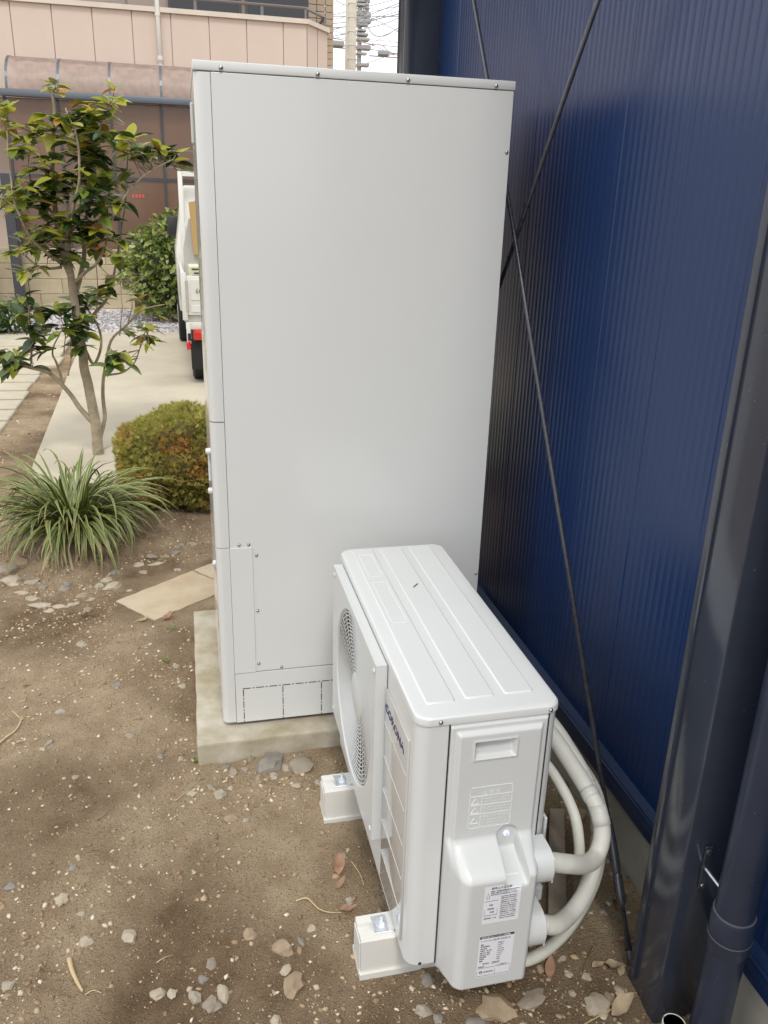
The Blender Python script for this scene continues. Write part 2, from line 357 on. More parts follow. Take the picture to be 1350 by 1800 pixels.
def spaced(lo, fa, fb, step, hi, grow=1.35):
    L = list(np.arange(fa, fb, step)); s = step; a = fa; left = []
    while a > lo: s = min(s * grow, 30); a -= s; left.append(a)
    s = step; a = fb; right = [fb]
    while a < hi: s = min(s * grow, 30); a += s; right.append(a)
    return left[::-1] + L + right
xs = spaced(-260, -1.55, 1.05, 0.0125, 260); ys = spaced(-60, -1.35, 2.6, 0.0125, 420)
nx, ny = len(xs), len(ys)
V = np.array([(x, y, gz(x, y) if (-40 < x < 40 and -20 < y < 60) else 0) for y in ys for x in xs])
ii = np.arange((ny - 1) * (nx - 1)); a = (ii // (nx - 1)) * nx + ii % (nx - 1)
tag(link('ground', np_mesh('ground', V, np.stack([a, a + 1, a + nx + 1, a + nx], 1)), 'soil', smooth=True, org=False), 'bare brown soil of the garden, dry and stony', kind='structure')

# icosahedron templates for stones
bm = bmesh.new(); bmesh.ops.create_icosphere(bm, subdivisions=1, radius=1); bm.verts.ensure_lookup_table()
ICO_V = np.array([v.co[:] for v in bm.verts]); ICO_F = np.array([[v.index for v in f.verts] for f in bm.faces]); bm.free()
def rough_ico(seed):
    r = np.random.default_rng(seed); return ICO_V * (1 + r.uniform(-0.5, 0.3, (len(ICO_V), 1))) * np.array([1.1, 0.75, 0.5]), ICO_F
def rand_M(n, size, flat=1.0, rng=RNG):
    q = rng.uniform(0, 2 * np.pi, n); t = rng.normal(0, 0.35, n); c, s = np.cos(q), np.sin(q); ct, st = np.cos(t), np.sin(t)
    Z = np.zeros(n); O = np.ones(n)
    Rz = np.stack([np.stack([c, -s, Z], 1), np.stack([s, c, Z], 1), np.stack([Z, Z, O], 1)], 1)
    Rx = np.stack([np.stack([O, Z, Z], 1), np.stack([Z, ct, -st], 1), np.stack([Z, st, ct], 1)], 1)
    return np.einsum('nij,njk->nik', Rz, Rx) * size[:, None, None]
def gravel(name, n, area, smin, smax, dens, m, label, cat=None):
    parts = []
    P = []
    while len(P) < n:
        x = random.uniform(area[0], area[1]); y = random.uniform(area[2], area[3])
        if random.random() < dens(x, y): P.append((x, y))
    P = np.array(P); s = smin + (smax - smin) * RNG.random(n) ** 7.0
    T = np.array([(x, y, gz(x, y) + k * 0.02) for (x, y), k in zip(P, s)]); M = rand_M(n, s)
    for k in range(4):
        q = np.arange(n) % 4 == k; V, F = rough_ico(k + 11)
        n_ = q.sum(); VV = (np.einsum('nij,kj->nki', M[q], V) + T[q][:, None, :]).reshape(-1, 3)
        parts.append((VV, (F[None] + (np.arange(n_) * len(V))[:, None, None]).reshape(-1, 3)))
    V, F = merge(parts)
    return tag(link(name, np_mesh(name, V, F), m, org=False), label, cat, kind='stuff')
def clear_of(x, y):
    if -0.14 < x < 0.86 and -0.09 < y < 0.86: return False
    if x > 0.97: return False
    if -0.45 < x < 0.05 and 0.88 < y < 1.5: return False
    return True
def d_soil(x, y):
    if not clear_of(x, y): return 0
    k = 0.25 + 0.9 * max(0, noise.noise((x * 2.6, y * 2.6, 9)) + 0.15)
    k += 0.9 * math.exp(-((x - 0.1) ** 2 / 0.03 + (y + 0.18) ** 2 / 0.012))      # broken stone along the pad
    if y > 1.2: k += 0.3
    if x > 0.62: k += 0.25
    return min(1, k)
gravel('grit', 42000, (-1.5, 0.97, -1.35, 2.2), 0.0016, 0.0095, d_soil, 'grit', 'loose grit and tiny stones scattered over the soil')
gravel('clods', 1500, (-1.4, 0.97, -1.3, 2.1), 0.004, 0.014, lambda x, y: d_soil(x, y) * 0.8, 'clod', 'soil coloured crumbs and small clods strewn over the ground')
gravel('soil_crumbs', 2600, (-2.4, -1.0, 2.2, 8.0), 0.004, 0.018, lambda x, y: 1 if x < -1.2 else 0.2, 'grit', 'small crumbs and chips on the soil strip beside the driveway')

# ------------------------------------------------------------------ driveway, gravel bed, stepping path
edge = [(-0.62, 2.70), (-0.80, 2.66), (-0.95, 2.72), (-1.06, 2.86), (-1.115, 3.05), (-1.135, 3.3), (-1.18, 4.2), (-1.23, 5.2), (-1.285, 6.2), (-1.335, 7.2), (-1.38, 8.3)]
dw = B().prism(edge + [(4.2, 8.3), (4.2, 3.02), (-0.3, 2.85)], 2, -0.06, 0.012).build('driveway', 'drive_concrete')
tag(dw, 'pale concrete driveway beyond the shrubs', kind='structure')
B().prism([(-1.383, 8.312), (-1.44, 9.4), (4.2, 9.4), (4.2, 8.312)], 2, -0.06, 0.010).build('slab', 'drive_concrete', dw)
gb = B().box(-7, 5, 9.42, 12.2, -0.05, 0.0).build('gravel_bed', 'pebbles'); tag(gb, 'bed of pale pebbles behind the driveway', kind='structure')
n = 5200; T = np.stack([RNG.uniform(-3.6, 1.0, n), RNG.uniform(9.42, 12.0, n), RNG.uniform(0.0, 0.02, n)], 1)
tag(link('pebbles', scatter_mesh('pebbles', rough_ico(5), rand_M(n, RNG.uniform(0.02, 0.05, n)), T), 'pebbles', org=False), 'whitish pebbles heaped in the gravel bed', kind='stuff')
sp = tag(B().box(-3.4, -1.62, 4.1, 8.9, -0.05, -0.012).build('path', 'soil'), 'stepping path of pale stone planks beside the driveway', kind='structure')
y = 4.14; k = 0
while y < 6.75:
    wdt = random.uniform(0.29, 0.34); x1 = -1.50 - 0.045 * (y - 4.4) + random.uniform(-0.02, 0.02)
    B().box(-3.2, x1, y, y + wdt, -0.03, 0.020, 0.008, 1).build('plank', 'plank_stone', sp); y += wdt + 0.075
for (x0, x1, y0, y1) in ((-2.55, -1.45, 6.85, 7.35), (-2.7, -1.5, 7.42, 8.1), (-3.9, -2.75, 7.0, 8.1), (-2.9, -1.55, 8.2, 9.2)):
    B().box(x0, x1, y0, y1, -0.03, 0.034, 0.01, 1).build('plank', 'plank_stone', sp)
# two square pavers half sunk in the soil behind the tank
def paver(pts, label):
    q = []
    for i in range(4):
        a_, b_ = Vector(pts[i]), Vector(pts[(i + 1) % 4])
        for k in range(12): p = a_.lerp(b_, k / 12); q.append((p.x + noise.noise((p.x * 30, p.y * 30, 2)) * .006, p.y + noise.noise((p.x * 30, p.y * 30, 8)) * .006))
    pts = q
    return tag(B().prism(pts, 2, -0.04, 0.0075).build('paver', 'paver'), label, 'paver')
paver([(-0.46, 1.115), (-0.29, 0.905), (0.045, 1.17), (-0.13, 1.385)], 'square sand coloured paver sunk in the soil with one corner buried')
paver([(-0.122, 1.392), (0.053, 1.178), (0.38, 1.44), (0.2, 1.65)], 'sand coloured paver running in behind the tall tank unit')

# ------------------------------------------------------------------ dark blue metal-clad building on the right
WX = 0.985
bl = thing('metal_clad_building', 'dark navy building clad in finely ribbed metal with dark steel columns', 'building', (1.6, -1.0, 0))
B().box(1.012, 4.6, -5.0, 1.48, 0.20, 3.3).build('wall', 'flash', bl)
fo = B().box(0.978, 4.55, -4.98, 1.46, -0.12, 0.197).build('foundation', 'foundation', bl)
pitch = 0.028; nr = 10
prof = [(k * pitch / 8, 0.0008 - 0.0008 * math.cos(2 * math.pi * k / 8) - (0.0006 if k % 8 in (3, 4, 5) else 0)) for k in range(nr * 8 + 1)]
prof[0] = (0.0, 0.0022); prof[-1] = (nr * pitch, 0.0022)      # lap joint between boards
def siding_mesh():
    Vv = []; 
    for z in (0.205, 3.28):
        for (py, px) in prof: Vv.append((WX + px, py, z))
    k = len(prof); return np_mesh('siding_panel', np.array(Vv), np.array([[i, i + 1, k + i + 1, k + i] for i in range(k - 1)]))
sm = siding_mesh(); sm.polygons.foreach_set('use_smooth', np.ones(len(sm.polygons), bool)); sm.materials.append(MATS['siding'])
yy = 1.43
while yy > -4.7:
    yy -= nr * pitch
    o = bpy.data.objects.new('siding_panel', sm); COL.objects.link(o); o.parent = bl; o.location = Vector((0, yy, 0)) - worg(bl)
# base flashing: sloped drip
fl = B().prism([(0.992, 0.255), (0.962, 0.245), (0.958, 0.215), (0.966, 0.211), (0.966, 0.178), (0.972, 0.176), (0.992, 0.2)], 1, -4.9, 1.405).build('base_flashing', 'flash', bl)
B().tube([(0.957, -4.9, 0.2455), (0.957, 1.4, 0.2455)], 0.0045, 6).build('drip_edge', 'flash', fl)
def column(y0, y1, nm='column'):
    c = B()
    # rolled channel: front flange with small rounded edges, web behind
    c.box(0.832, 0.984, y0, y1, -0.10, 3.2, 0.006, 2)
    c = c.build(nm, 'steel_dark', bl, smooth=30)
    B().box(0.8285, 0.8318, y1 - 0.028, y1 - 0.022, 0.0, 3.2).build('seam', 'steel_dark', c)
    return c
c1 = column(-1.150, -1.030); c2 = column(1.405, 1.525)
B().box(0.80, 0.97, -1.19, -0.99, -0.12, -0.04).build('base_plate', 'steel_dark', c1)
B().prism([(0.80, 2.97), (4.8, 3.75), (4.8, 3.87), (0.78, 3.06)], 1, -5.2, 1.75).build('roof', 'steel_dark', bl)
B().box(0.74, 0.84, -5.2, 1.75, 2.90, 3.0, 0.02, 2).build('eave_gutter', 'pipe_dark', bl)
# crossed tie rods with a turnbuckle
a0, a1 = Vector((0.856, -1.008, -0.012)), Vector((0.856, 0.099, 1.588)); d = (a1 - a0).normalized()
hi = Vector((0.856, 0.605, 2.286)); dd = (hi - a1).normalized()
t1 = B().tube([a0, a1, a1 + dd * 1.6], 0.0062, 10).build('tie_rod', 'rod_dark', bl, smooth=True)
s0 = a0 + d * 0.135; s1 = a0 + d * 0.325
B().tube([s0 - d * .008, s0, s0 + d * 0.06, s0 + d * 0.065, s0 + d * 0.07, s1 - d * 0.05, s1 - d * 0.012, s1], [0.0075, 0.0115, 0.0115, 0.0095, 0.0118, 0.0118, 0.0095, 0.0088], 10).build('turnbuckle', 'rod_dark', t1, smooth=40)
B().tube([a0 - d * 0.02, a0 + d * 0.03], 0.0095, 8).build('clevis', 'rod_dark', t1)
b0 = Vector((0.870, 0.105, 1.588)); e = (Vector((0.870, -0.272, 2.104)) - b0).normalized()
B().tube([b0 - e * 1.4, b0 + e * 1.25], 0.0062, 10).build('tie_rod', 'rod_dark', bl, smooth=True)
# rainwater downpipe beside the near column
dpx, dpy = 0.888, -1.245
dp = B().tube([(dpx, dpy, 0.345), (dpx, dpy, 3.2)], 0.037, 24).build('downpipe', 'pipe_dark', bl, smooth=40)
B().tube([(dpx, dpy, -0.05), (dpx, dpy, 0.30)], 0.037, 24).build('lower_pipe', 'pipe_dark', dp, smooth=40)
B().tube([(dpx, dpy, 0.292), (dpx, dpy, 0.300), (dpx, dpy, 0.378), (dpx, dpy, 0.384)], [0.038, 0.0415, 0.0415, 0.039], 24).build('socket', 'pipe_dark', dp, smooth=40)
B().tube([(dpx, dpy, 0.3275), (dpx, dpy, 0.330)], 0.0421, 24).build('seam_ring', 'pipe_edge', dp)
B().tube([(dpx, dpy, 0.3835), (dpx, dpy, 0.3855)], 0.0398, 24).build('seam_ring', 'pipe_edge', dp)
br = B().box(0.872, 0.890, -1.1545, -1.1505, 0.352, 0.462, 0.002, 1).build('bracket', 'steel_dark', dp)
B().cyl((0.881, -1.154, 0.405), (0.888, -1.225, 0.395), 0.0035, 8).build('bracket_pin', 'zinc', br)
B().dome((0.881, -1.1545, 0.448), (0, -1, 0), 0.0075, 0.004).build('bolt', 'rod_dark', br); B().dome((0.881, -1.1545, 0.362), (0, -1, 0), 0.005, 0.003).build('bolt', 'screw', br)
wp = B().tube([(0.812, -1.236, -0.05), (0.812, -1.236, 0.092), (0.812, -1.236, 0.092), (0.812, -1.236, 0.03)], [0.024, 0.024, 0.0215, 0.0215], 20).build('pipe_stub', 'white_pipe', smooth=30)
tag(wp, 'short white pipe stub standing in the soil beside the dark downpipe', 'pipe')

# ------------------------------------------------------------------ concrete pad and tall tank unit
pad = B().box(-0.126, 0.86, -0.077, 0.845, -0.08, 0.0675, 0.006, 2)
bmesh.ops.subdivide_edges(pad.bm, edges=[e for e in pad.bm.edges if e.calc_length() > 0.1], cuts=40, use_grid_fill=True)
for v in pad.bm.verts:
    v.co += Vector((noise.noise(v.co * 14), noise.noise(v.co * 14 + Vector((5, 0, 0))), 0.5 * noise.noise(v.co * 11 + Vector((0, 9, 0))))) * 0.0035
tag(pad.build('concrete_pad', 'concrete', smooth=40), 'stained concrete pad under the tall tank unit', 'concrete pad')
tk = thing('tank_unit', 'tall pale grey box shaped hot water tank unit standing on concrete pad', 'water tank', (0.38, 0.33, 0.0675))
ZB, ZT, TW, TD = 0.0808, 1.945, 0.786, 0.68
B().box(0.003, TW - 0.003, 0.012, TD, ZB + 0.006, ZT - 0.002).build('inner_body', 'seam_dark', tk)
sp_ = B().box(0.0007, TW, 0.0, 0.010, 0.2635, ZT - 0.001, 0.0012, 2).build('side_panel', 'tank_paint', tk)
B().box(TW - 0.0015, TW + 0.0025, 0.011, TD, ZB, ZT - 0.001, 0.001, 1).build('back_panel', 'tank_paint', tk)
B().box(0.0007, TW, 0.0, 0.010, ZB, 0.2605, 0.0012, 2).build('base_panel', 'tank_paint', tk)
B().box(0.0005, 0.067, -0.0022, 0.0, 0.2625, 0.6885, 0.0008, 1).build('service_cover', 'tank_paint', tk)
# dash-dot knock-out lines of the base panel
ko = B()
def dashes(p0, p1):
    p0, p1 = Vector(p0), Vector(p1); L = (p1 - p0).length; d = (p1 - p0) / L; t = 0; w = 0.0014; k = 0
    while t < L:
        l = 0.022 if k % 2 == 0 else 0.0030
        a, b_ = p0 + d * t, p0 + d * min(L, t + l)
        ko.box(min(a.x, b_.x) - w, max(a.x, b_.x) + w, -0.0006, 0.0004, min(a.z, b_.z) - w, max(a.z, b_.z) + w); t += l + 0.0085; k += 1
dashes((0.025, 0, 0.205), (0.62, 0, 0.205))
for x in (0.025, 0.150, 0.275, 0.40, 0.525): dashes((x, 0, 0.200), (x, 0, 0.084))
ko.build('knockout_lines', 'ink', tk)
# rounded front cover in three pieces
def cover(z0, z1):
    pts = []
    for t in range(7):
        a = R(90 * t / 6); pts.append((-0.020 - 0.021 * math.sin(a), 0.0215 - 0.0215 * math.cos(a) - 0.001))
    pts = [(-0.0004, -0.001)] + pts + [(-0.041, TD), (-0.0004, TD)]
    return B().prism(pts, 2, z0, z1).build('front_cover', 'tank_front', tk, smooth=25)
cover(ZB + 0.004, 0.6895); cover(0.6915, 1.0705); cover(1.0735, ZT - 0.002)
ld = B().box(-0.0425, TW + 0.0035, -0.0020, TD + 0.01, ZT + 0.0008, 1.9680, 0.0028, 2).build('lid', 'tank_paint', tk, smooth=40)
for x in (0.026, 0.263, 0.496, 0.735): B().dome((x, -0.0020, 1.9535), (0, -1, 0), 0.0058, 0.0045).build('screw', 'screw', ld, smooth=True)
for (x, z) in ((0.028, 0.698), (0.056, 0.698), (0.078, 0.662), (0.077, 0.477), (0.076, 0.292), (0.147, 0.272), (0.7775, 1.796), (0.7775, 0.55)):
    B().dome((x, 0, z), (0, -1, 0), 0.0052, 0.0045).build('screw', 'screw', tk, smooth=True)
for (x, y) in ((0.06, 0.08), (0.72, 0.08), (0.06, 0.6), (0.72, 0.6)): B().cyl((x, y, 0.067), (x, y, 0.09), 0.03, 14).build('foot', 'seam_dark', tk)
for (z, y, l) in ((0.975, 0.05, 0.012), (0.845, 0.08, 0.010), (0.61, 0.08, 0.007)):
    B().tube([(-0.041, y, z), (-0.041 - l, y, z), (-0.043 - l, y, z)], [0.010, 0.009, 0.006], 12).build('latch', 'white_plastic', tk, smooth=30)
B().box(-0.049, -0.041, 0.06, 0.075, 0.88, 0.965, 0.003, 1).build('handle', 'white_plastic', tk)
B().box(-0.050, -0.041, 0.14, 0.18, 1.79, 1.89, 0.004, 2).build('vent_cap', 'gloss_plastic', tk)

# ------------------------------------------------------------------ low heat pump unit
HX0, HX1, HY0, HY1, HB, HT = 0.302, 0.602, -1.003, -0.156, 0.098, 0.731
hp = thing('heat_pump_unit', 'low white heat pump outdoor unit with round fan grille on pvc rails', 'heat pump', (0.452, -0.58, 0.0))
def rrect(x0, x1, y0, y1, r, n=6):
    P = []
    for (cx, cy, a0) in ((x1 - r, y1 - r, 0), (x0 + r, y1 - r, 90), (x0 + r, y0 + r, 180), (x1 - r, y0 + r, 270)):
        for k in range(n + 1): a = R(a0 + 90 * k / n); P.append((cx + r * math.cos(a), cy + r * math.sin(a)))
    return P
cs = B().prism(rrect(HX0 + 0.002, HX1 - 0.002, HY0 + 0.002, HY1 - 0.002, 0.030, 8), 2, HB, 0.7125).build('casing', 'white_paint', hp, smooth=25)
bs = B().box(0.325, 0.58, HY0 + 0.03, HY1 - 0.03, HB - 0.006, HB + 0.004).build('base_pan', 'screw', hp)
# lid: rounded slab with rolled top edge
lid = bmesh.new(); rings = []
for (ins, z) in ((0.0, 0.7135), (0.0, 0.7225), (0.0012, 0.7270), (0.0045, 0.7300), (0.009, 0.731)):
    rings.append([lid.verts.new((x, y, z)) for (x, y) in rrect(HX0 - 0.001 + ins, HX1 + 0.001 - ins, HY0 - 0.001 + ins, HY1 + 0.001 - ins, 0.031 - ins * 0.6, 8)])
k = len(rings[0])
for i in range(len(rings) - 1):
    for j in range(k): lid.faces.new((rings[i][j], rings[i][(j + 1) % k], rings[i + 1][(j + 1) % k], rings[i + 1][j]))
lid.faces.new(rings[-1]); lid.faces.new(rings[0][::-1])
bl_ = B(); bl_.bm.free(); bl_.bm = lid; lid = bl_.build('lid', 'white_paint', hp, smooth=25)
for (x0, x1, y0) in ((0.332, 0.394, -0.957), (0.414, 0.478, -0.952), (0.498, 0.562, -0.950)):
    # pressed rib panel: low plateau with sloping flanks
    z0, z1, f = 0.7306, 0.7338, 0.0035
    P = rrect(x0, x1, y0, HY1 - 0.018, 0.006, 4); Q = rrect(x0 + f, x1 - f, y0 + f, HY1 - 0.018 - f, 0.004, 4); n = len(P)
    b = B(); b.poly([(*p, z0) for p in P] + [(*q, z1) for q in Q], [[i, (i + 1) % n, n + (i + 1) % n, n + i] for i in range(n)] + [list(range(n, 2 * n))])
    rb = b.build('pressed_panel', 'white_paint', lid, smooth=8)
    if x0 < 0.34:
        for (ya, yb) in ((-0.62, -0.395), (-0.36, -0.215)):
            fr = B()
            for (p, q, r_, s_) in ((0.345, 0.382, ya, ya + 0.0012), (0.345, 0.382, yb - 0.0012, yb), (0.345, 0.3462, ya, yb), (0.3808, 0.382, ya, yb)): fr.box(p, q, r_, s_, 0.7336, 0.7343)
            fr.build('embossed_frame', 'emboss', lid)
for x in (0.349, 0.576): B().dome((x, HY0 - 0.001, 0.7205), (0, -1, 0), 0.0048, 0.004).build('screw', 'screw', lid, smooth=True)
B().dome((0.335, HY0 + 0.002, HB + 0.004), (0, -1, 0), 0.004, 0.003).build('screw', 'seam_dark', hp)
# seams of the end wall
for x in (0.3685, 0.5745): B().box(x - 0.0012, x + 0.0012, HY0 - 0.0003, HY0 + 0.004, HB, 0.7120).build('seam', 'seam_dark', hp)
# moulded end cover as one pressed shape (depth over x and z)
cx0, cx1, cz0, cz1 = 0.3705, 0.5725, 0.090, 0.7085
def circ(t):
    t = max(0.0, min(1.0, t)); return math.sqrt(max(0, 1 - (1 - t) ** 2))
def depth(x, z):
    e = min(x - cx0, cx1 - x, cz1 - z)
    d = 0.004 * circ(e / 0.004)
    # raised plate
    pe = min((x - 0.380), (0.562 - x), (0.698 - z)); d += 0.010 * sstep(0, 0.008, pe)
    # handle
    if z > 0.6:
        hq = min(x - 0.4185, 0.5035 - x, z - 0.6345, 0.6745 - z); 
        if hq > 0: d -= 0.016 * sstep(0, 0.006, hq) * (0.55 + 0.45 * sstep(0.634, 0.674, z))
        ho = max(0.4185 - x, x - 0.5035, 0.6345 - z, z - 0.6745)
        if 0 <= ho < 0.006: d += 0.0022 * (1 - ho / 0.006)
    # bulge over the valves
    s = circ((x - 0.374) / 0.034) * circ((0.560 - x) / 0.022)
    nx_ = sstep(0.4775, 0.483, x) * (1 - sstep(0.5225, 0.528, x))
    up = 1 - sstep(0.388, 0.446, z)
    up2 = 1 - sstep(0.368, 0.408, z)
    tap = 1 - 0.10 * (0.4 - min(z, 0.4)) / 0.3
    u_ = up * (1 - nx_) + up2 * nx_
    bot = circ((z - cz0) / 0.014) if z < cz0 + 0.014 else 1
    d += 0.072 * s * u_ * tap * bot
    # arched niche round the button
    rr = math.hypot(x - 0.5028, z - 0.4375)
    if z >= 0.4375: a_ = 1 - sstep(0.0205, 0.025, rr)
    else: a_ = nx_ * sstep(0.36, 0.41, z)
    d -= 0.006 * a_
    return d
NX, NZ = 96, 250
V = []; 
for j in range(NZ + 1):
    z = cz0 + (cz1 - cz0) * j / NZ
    for i in range(NX + 1):
        x = cx0 + (cx1 - cx0) * i / NX
        V.append((x, HY0 - 0.0008 - depth(x, z), z))
F = [[j * (NX + 1) + i, j * (NX + 1) + i + 1, (j + 1) * (NX + 1) + i + 1, (j + 1) * (NX + 1) + i] for j in range(NZ) for i in range(NX)]
n0 = len(V)     # closing skirt to the casing
rim = [i for i in range(NX + 1)] + [(j) * (NX + 1) + NX for j in range(1, NZ + 1)] + [NZ * (NX + 1) + i for i in range(NX - 1, -1, -1)] + [j * (NX + 1) for j in range(NZ - 1, 0, -1)]
for r_ in rim: V.append((V[r_][0], HY0 + 0.004, V[r_][2]))
m_ = len(rim); F += [[rim[i], n0 + i, n0 + (i + 1) % m_, rim[(i + 1) % m_]] for i in range(m_)]
ec = link('end_cover', np_mesh('end_cover', np.array(V), np.array(F)), 'white_plastic', hp, smooth=50)
bt = B(); yb = HY0 - 0.0008 - depth(0.5028, 0.4375)
bt.tube([(0.5028, yb + 0.002, 0.4375), (0.5028, yb - 0.003, 0.4375), (0.5028, yb - 0.004, 0.4375)], [0.0068, 0.0068, 0.0050], 18)
bt = bt.build('button', 'button', ec, smooth=30)
B().box(0.5022, 0.5034, yb - 0.0045, yb - 0.003, 0.433, 0.441).build('button_mark', 'grey_ink', bt)
# raised warning panel (embossed, same plastic)
yp = HY0 - 0.0008 - depth(0.46, 0.52)
wf = B(); X0, X1 = 0.4145, 0.5055
for z in (0.4665, 0.5005, 0.5225, 0.5445, 0.5665): wf.box(X0, X1, yp - 0.0007, yp + 0.001, z, z + 0.0013)
for x in (X0, 0.4395, X1 - 0.0012): wf.box(x, x + 0.0012, yp - 0.0007, yp + 0.001, 0.4665 if x != 0.4395 else 0.4665, 0.5678 if x != 0.4395 else 0.5445)
for z in (0.479, 0.5045, 0.5265):
    p = [(0.4185, z), (0.4355, z), (0.427, z + 0.0135)]
    for i in range(3):
        a_, b_ = p[i], p[(i + 1) % 3]; wf.tube([(a_[0], yp - 0.0002, a_[1]), (b_[0], yp - 0.0002, b_[1])], 0.0008, 5)
wf.build('embossed_table', 'emboss', ec)
def et(s, size, x, z, m_='emboss', yq=None, al='LEFT', **k): return text('lettering', s, size, (x, (yp - 0.0005) if yq is None else yq, z), (1, 0, 0), (0, 0, 1), m_, ec, al, **k)
et('△ 警告', 0.0125, 0.440, 0.5478)
for z in (0.5355, 0.5135, 0.4915): et('感電の原因になります', 0.0058, 0.442, z)
for z in (0.5285, 0.5065, 0.4835, 0.4760, 0.4695): et('修理・点検は販売店へご連絡ください', 0.0034, 0.443, z)
# stickers on the bulge
def yf(x, z): return HY0 - 0.0008 - depth(x, z)
def sticker(x0, x1, z0, z1, slant):
    n = 8; Vs = []; Fs = []
    for j in range(n + 1):
        for i in range(n + 1):
            x = x0 + (x1 - x0) * i / n; z = z0 + (z1 - z0) * j / n; Vs.append((x, yf(x, z) - 0.0005, z))
    for j in range(n):
        for i in range(n): Fs.append([j * (n + 1) + i, j * (n + 1) + i + 1, (j + 1) * (n + 1) + i + 1, (j + 1) * (n + 1) + i])
    return link('sticker', np_mesh('sticker', np.array(Vs), np.array(Fs)), 'label_paper', ec)
def pr(s, size, x, z, al='LEFT', m_='ink', **k):
    return text('lettering', s, size, (x, yf(x + 0.02, z) - 0.0010, z), (1, 0, 0), (0, 0, 1), m_, ec, al, extrude=0.0001, **k)
def inkbox(x0, x1, z0, z1, m_='ink', nm='printed_block'):
    return B().box(x0, x1, yf((x0 + x1) / 2, z0) - 0.0009, yf((x0 + x1) / 2, z0) - 0.0004, z0, z1).build(nm, m_, ec)
sticker(0.4335, 0.5125, 0.282, 0.3825, 0)
pr('使用上のご注意', 0.0064, 0.447, 0.3735)
for k, z in enumerate((0.3670, 0.3625, 0.3580)): pr(('運転中・停止直後は配管に触れないでください', '吹出口に指や棒などを入れないでください', '本体の上に乗ったり物を置かないでください')[k], 0.0029, 0.447, z, bold=0.00004)
for k in range(12): pr(('断水時は止水栓を閉める', '凍結のおそれがある時は', '水抜きを行ってください', '長期間使わない時は電源', 'を切り水を抜いてください')[k % 5], 0.0031, 0.470, 0.3505 - k * 0.0053)
inkbox(0.4365, 0.4645, 0.3045, 0.3052); inkbox(0.4365, 0.4645, 0.3425, 0.3432); inkbox(0.4640, 0.4646, 0.3045, 0.343); inkbox(0.4365, 0.4371, 0.3045, 0.343)
B().tube([(0.441, yf(.44, .345) - 0.001, 0.3485), (0.4385, yf(.44, .345) - 0.001, 0.356), (0.4415, yf(.44, .345) - 0.001, 0.364), (0.4445, yf(.44, .345) - 0.001, 0.356), (0.4435, yf(.44, .345) - 0.001, 0.3485)], 0.0006, 4).build('pictogram', 'grey_ink', ec)
for (x, z, w_) in ((0.446, 0.330, 0.008), (0.443, 0.320, 0.014), (0.449, 0.311, 0.009)): inkbox(x, x + w_, z, z + 0.004, 'grey_ink')
pr('漏電遮断器   止水栓', 0.0031, 0.4365, 0.296)
sticker(0.4325, 0.5095, 0.131, 0.249, 0)
inkbox(0.4335, 0.5085, 0.2415, 0.2478)
pr('自然冷媒CO2ヒートポンプ給湯機', 0.0042, 0.437, 0.2430, m_='label_paper')
pr('ヒートポンプユニット', 0.0032, 0.4355, 0.2335); pr('CHP-G2301A', 0.0066, 0.4635, 0.2325)
for k, z in enumerate(np.arange(0.2235, 0.176, -0.0058)):
    pr(('電源', '定格消費電力', '最大電流', '冷媒名・封入量', '設計圧力 高圧', '設計圧力 低圧', '製品質量', '製造年', '騒音')[k % 9], 0.0036, 0.4365, z); pr(('単相200V', '50-60Hz', '4.5kW', '1.0kW 8A', 'R744 CO2', '14.0MPa', '8.5MPa', '46kg', '38dB')[k % 9], 0.0036, 0.474, z)
pr('株式会社', 0.0038, 0.4445, 0.1685); pr('コロナ', 0.0062, 0.464, 0.1675, bold=0.00025)
pr('製造番号', 0.0034, 0.4355, 0.1605); pr('1-100417', 0.0052, 0.478, 0.1595)
for (a_, b_, c_, d_) in ((0.4345, 0.5075, 0.1575, 0.158), (0.4345, 0.5075, 0.1345, 0.135), (0.4345, 0.435, 0.1345, 0.158), (0.507, 0.5075, 0.1345, 0.158), (0.4735, 0.474, 0.1345, 0.158)): inkbox(a_, b_, c_, d_)
B().tube([(0.4425, yf(.4425, .146) - 0.0004, 0.146), (0.4425, yf(.4425, .146) - 0.0012, 0.146)], 0.0034, 14).build('printed_mark', 'ink', ec)
B().tube([(0.4425, yf(.4425, .146) - 0.0010, 0.146), (0.4425, yf(.4425, .146) - 0.0016, 0.146)], 0.0016, 12).build('printed_mark', 'label_paper', ec)
pr('CORONA', 0.0050, 0.4475, 0.1440, bold=0.0001)
# pipe sleeves at the right of the bulge
for (zc, h_) in ((0.375, 0.040), (0.205, 0.044)):
    yc = -1.040
    P = [(yc + 0.034, zc - h_), (yc + 0.034, zc + h_)] + [(yc - 0.004 - 0.033 * math.sin(R(a)), zc + h_ * math.cos(R(a))) for a in range(0, 181, 15)]
    b = B().prism(P, 0, 0.545, 0.588).build('pipe_sleeve', 'white_plastic', hp, smooth=30)
    B().box(0.588, 0.591, yc - 0.030, yc + 0.028, zc - h_ + 0.008, zc + h_ - 0.008, 0.001, 1).build('sleeve_lip', 'white_plastic', b)
B().box(0.565, 0.612, -0.995, -0.955, 0.215, 0.26, 0.006, 2).build('valve_cap', 'white_plastic', hp)
B().box(0.600, 0.606, -0.99, -0.80, 0.12, 0.44, 0.003, 1).build('rear_flange', 'white_paint', hp)

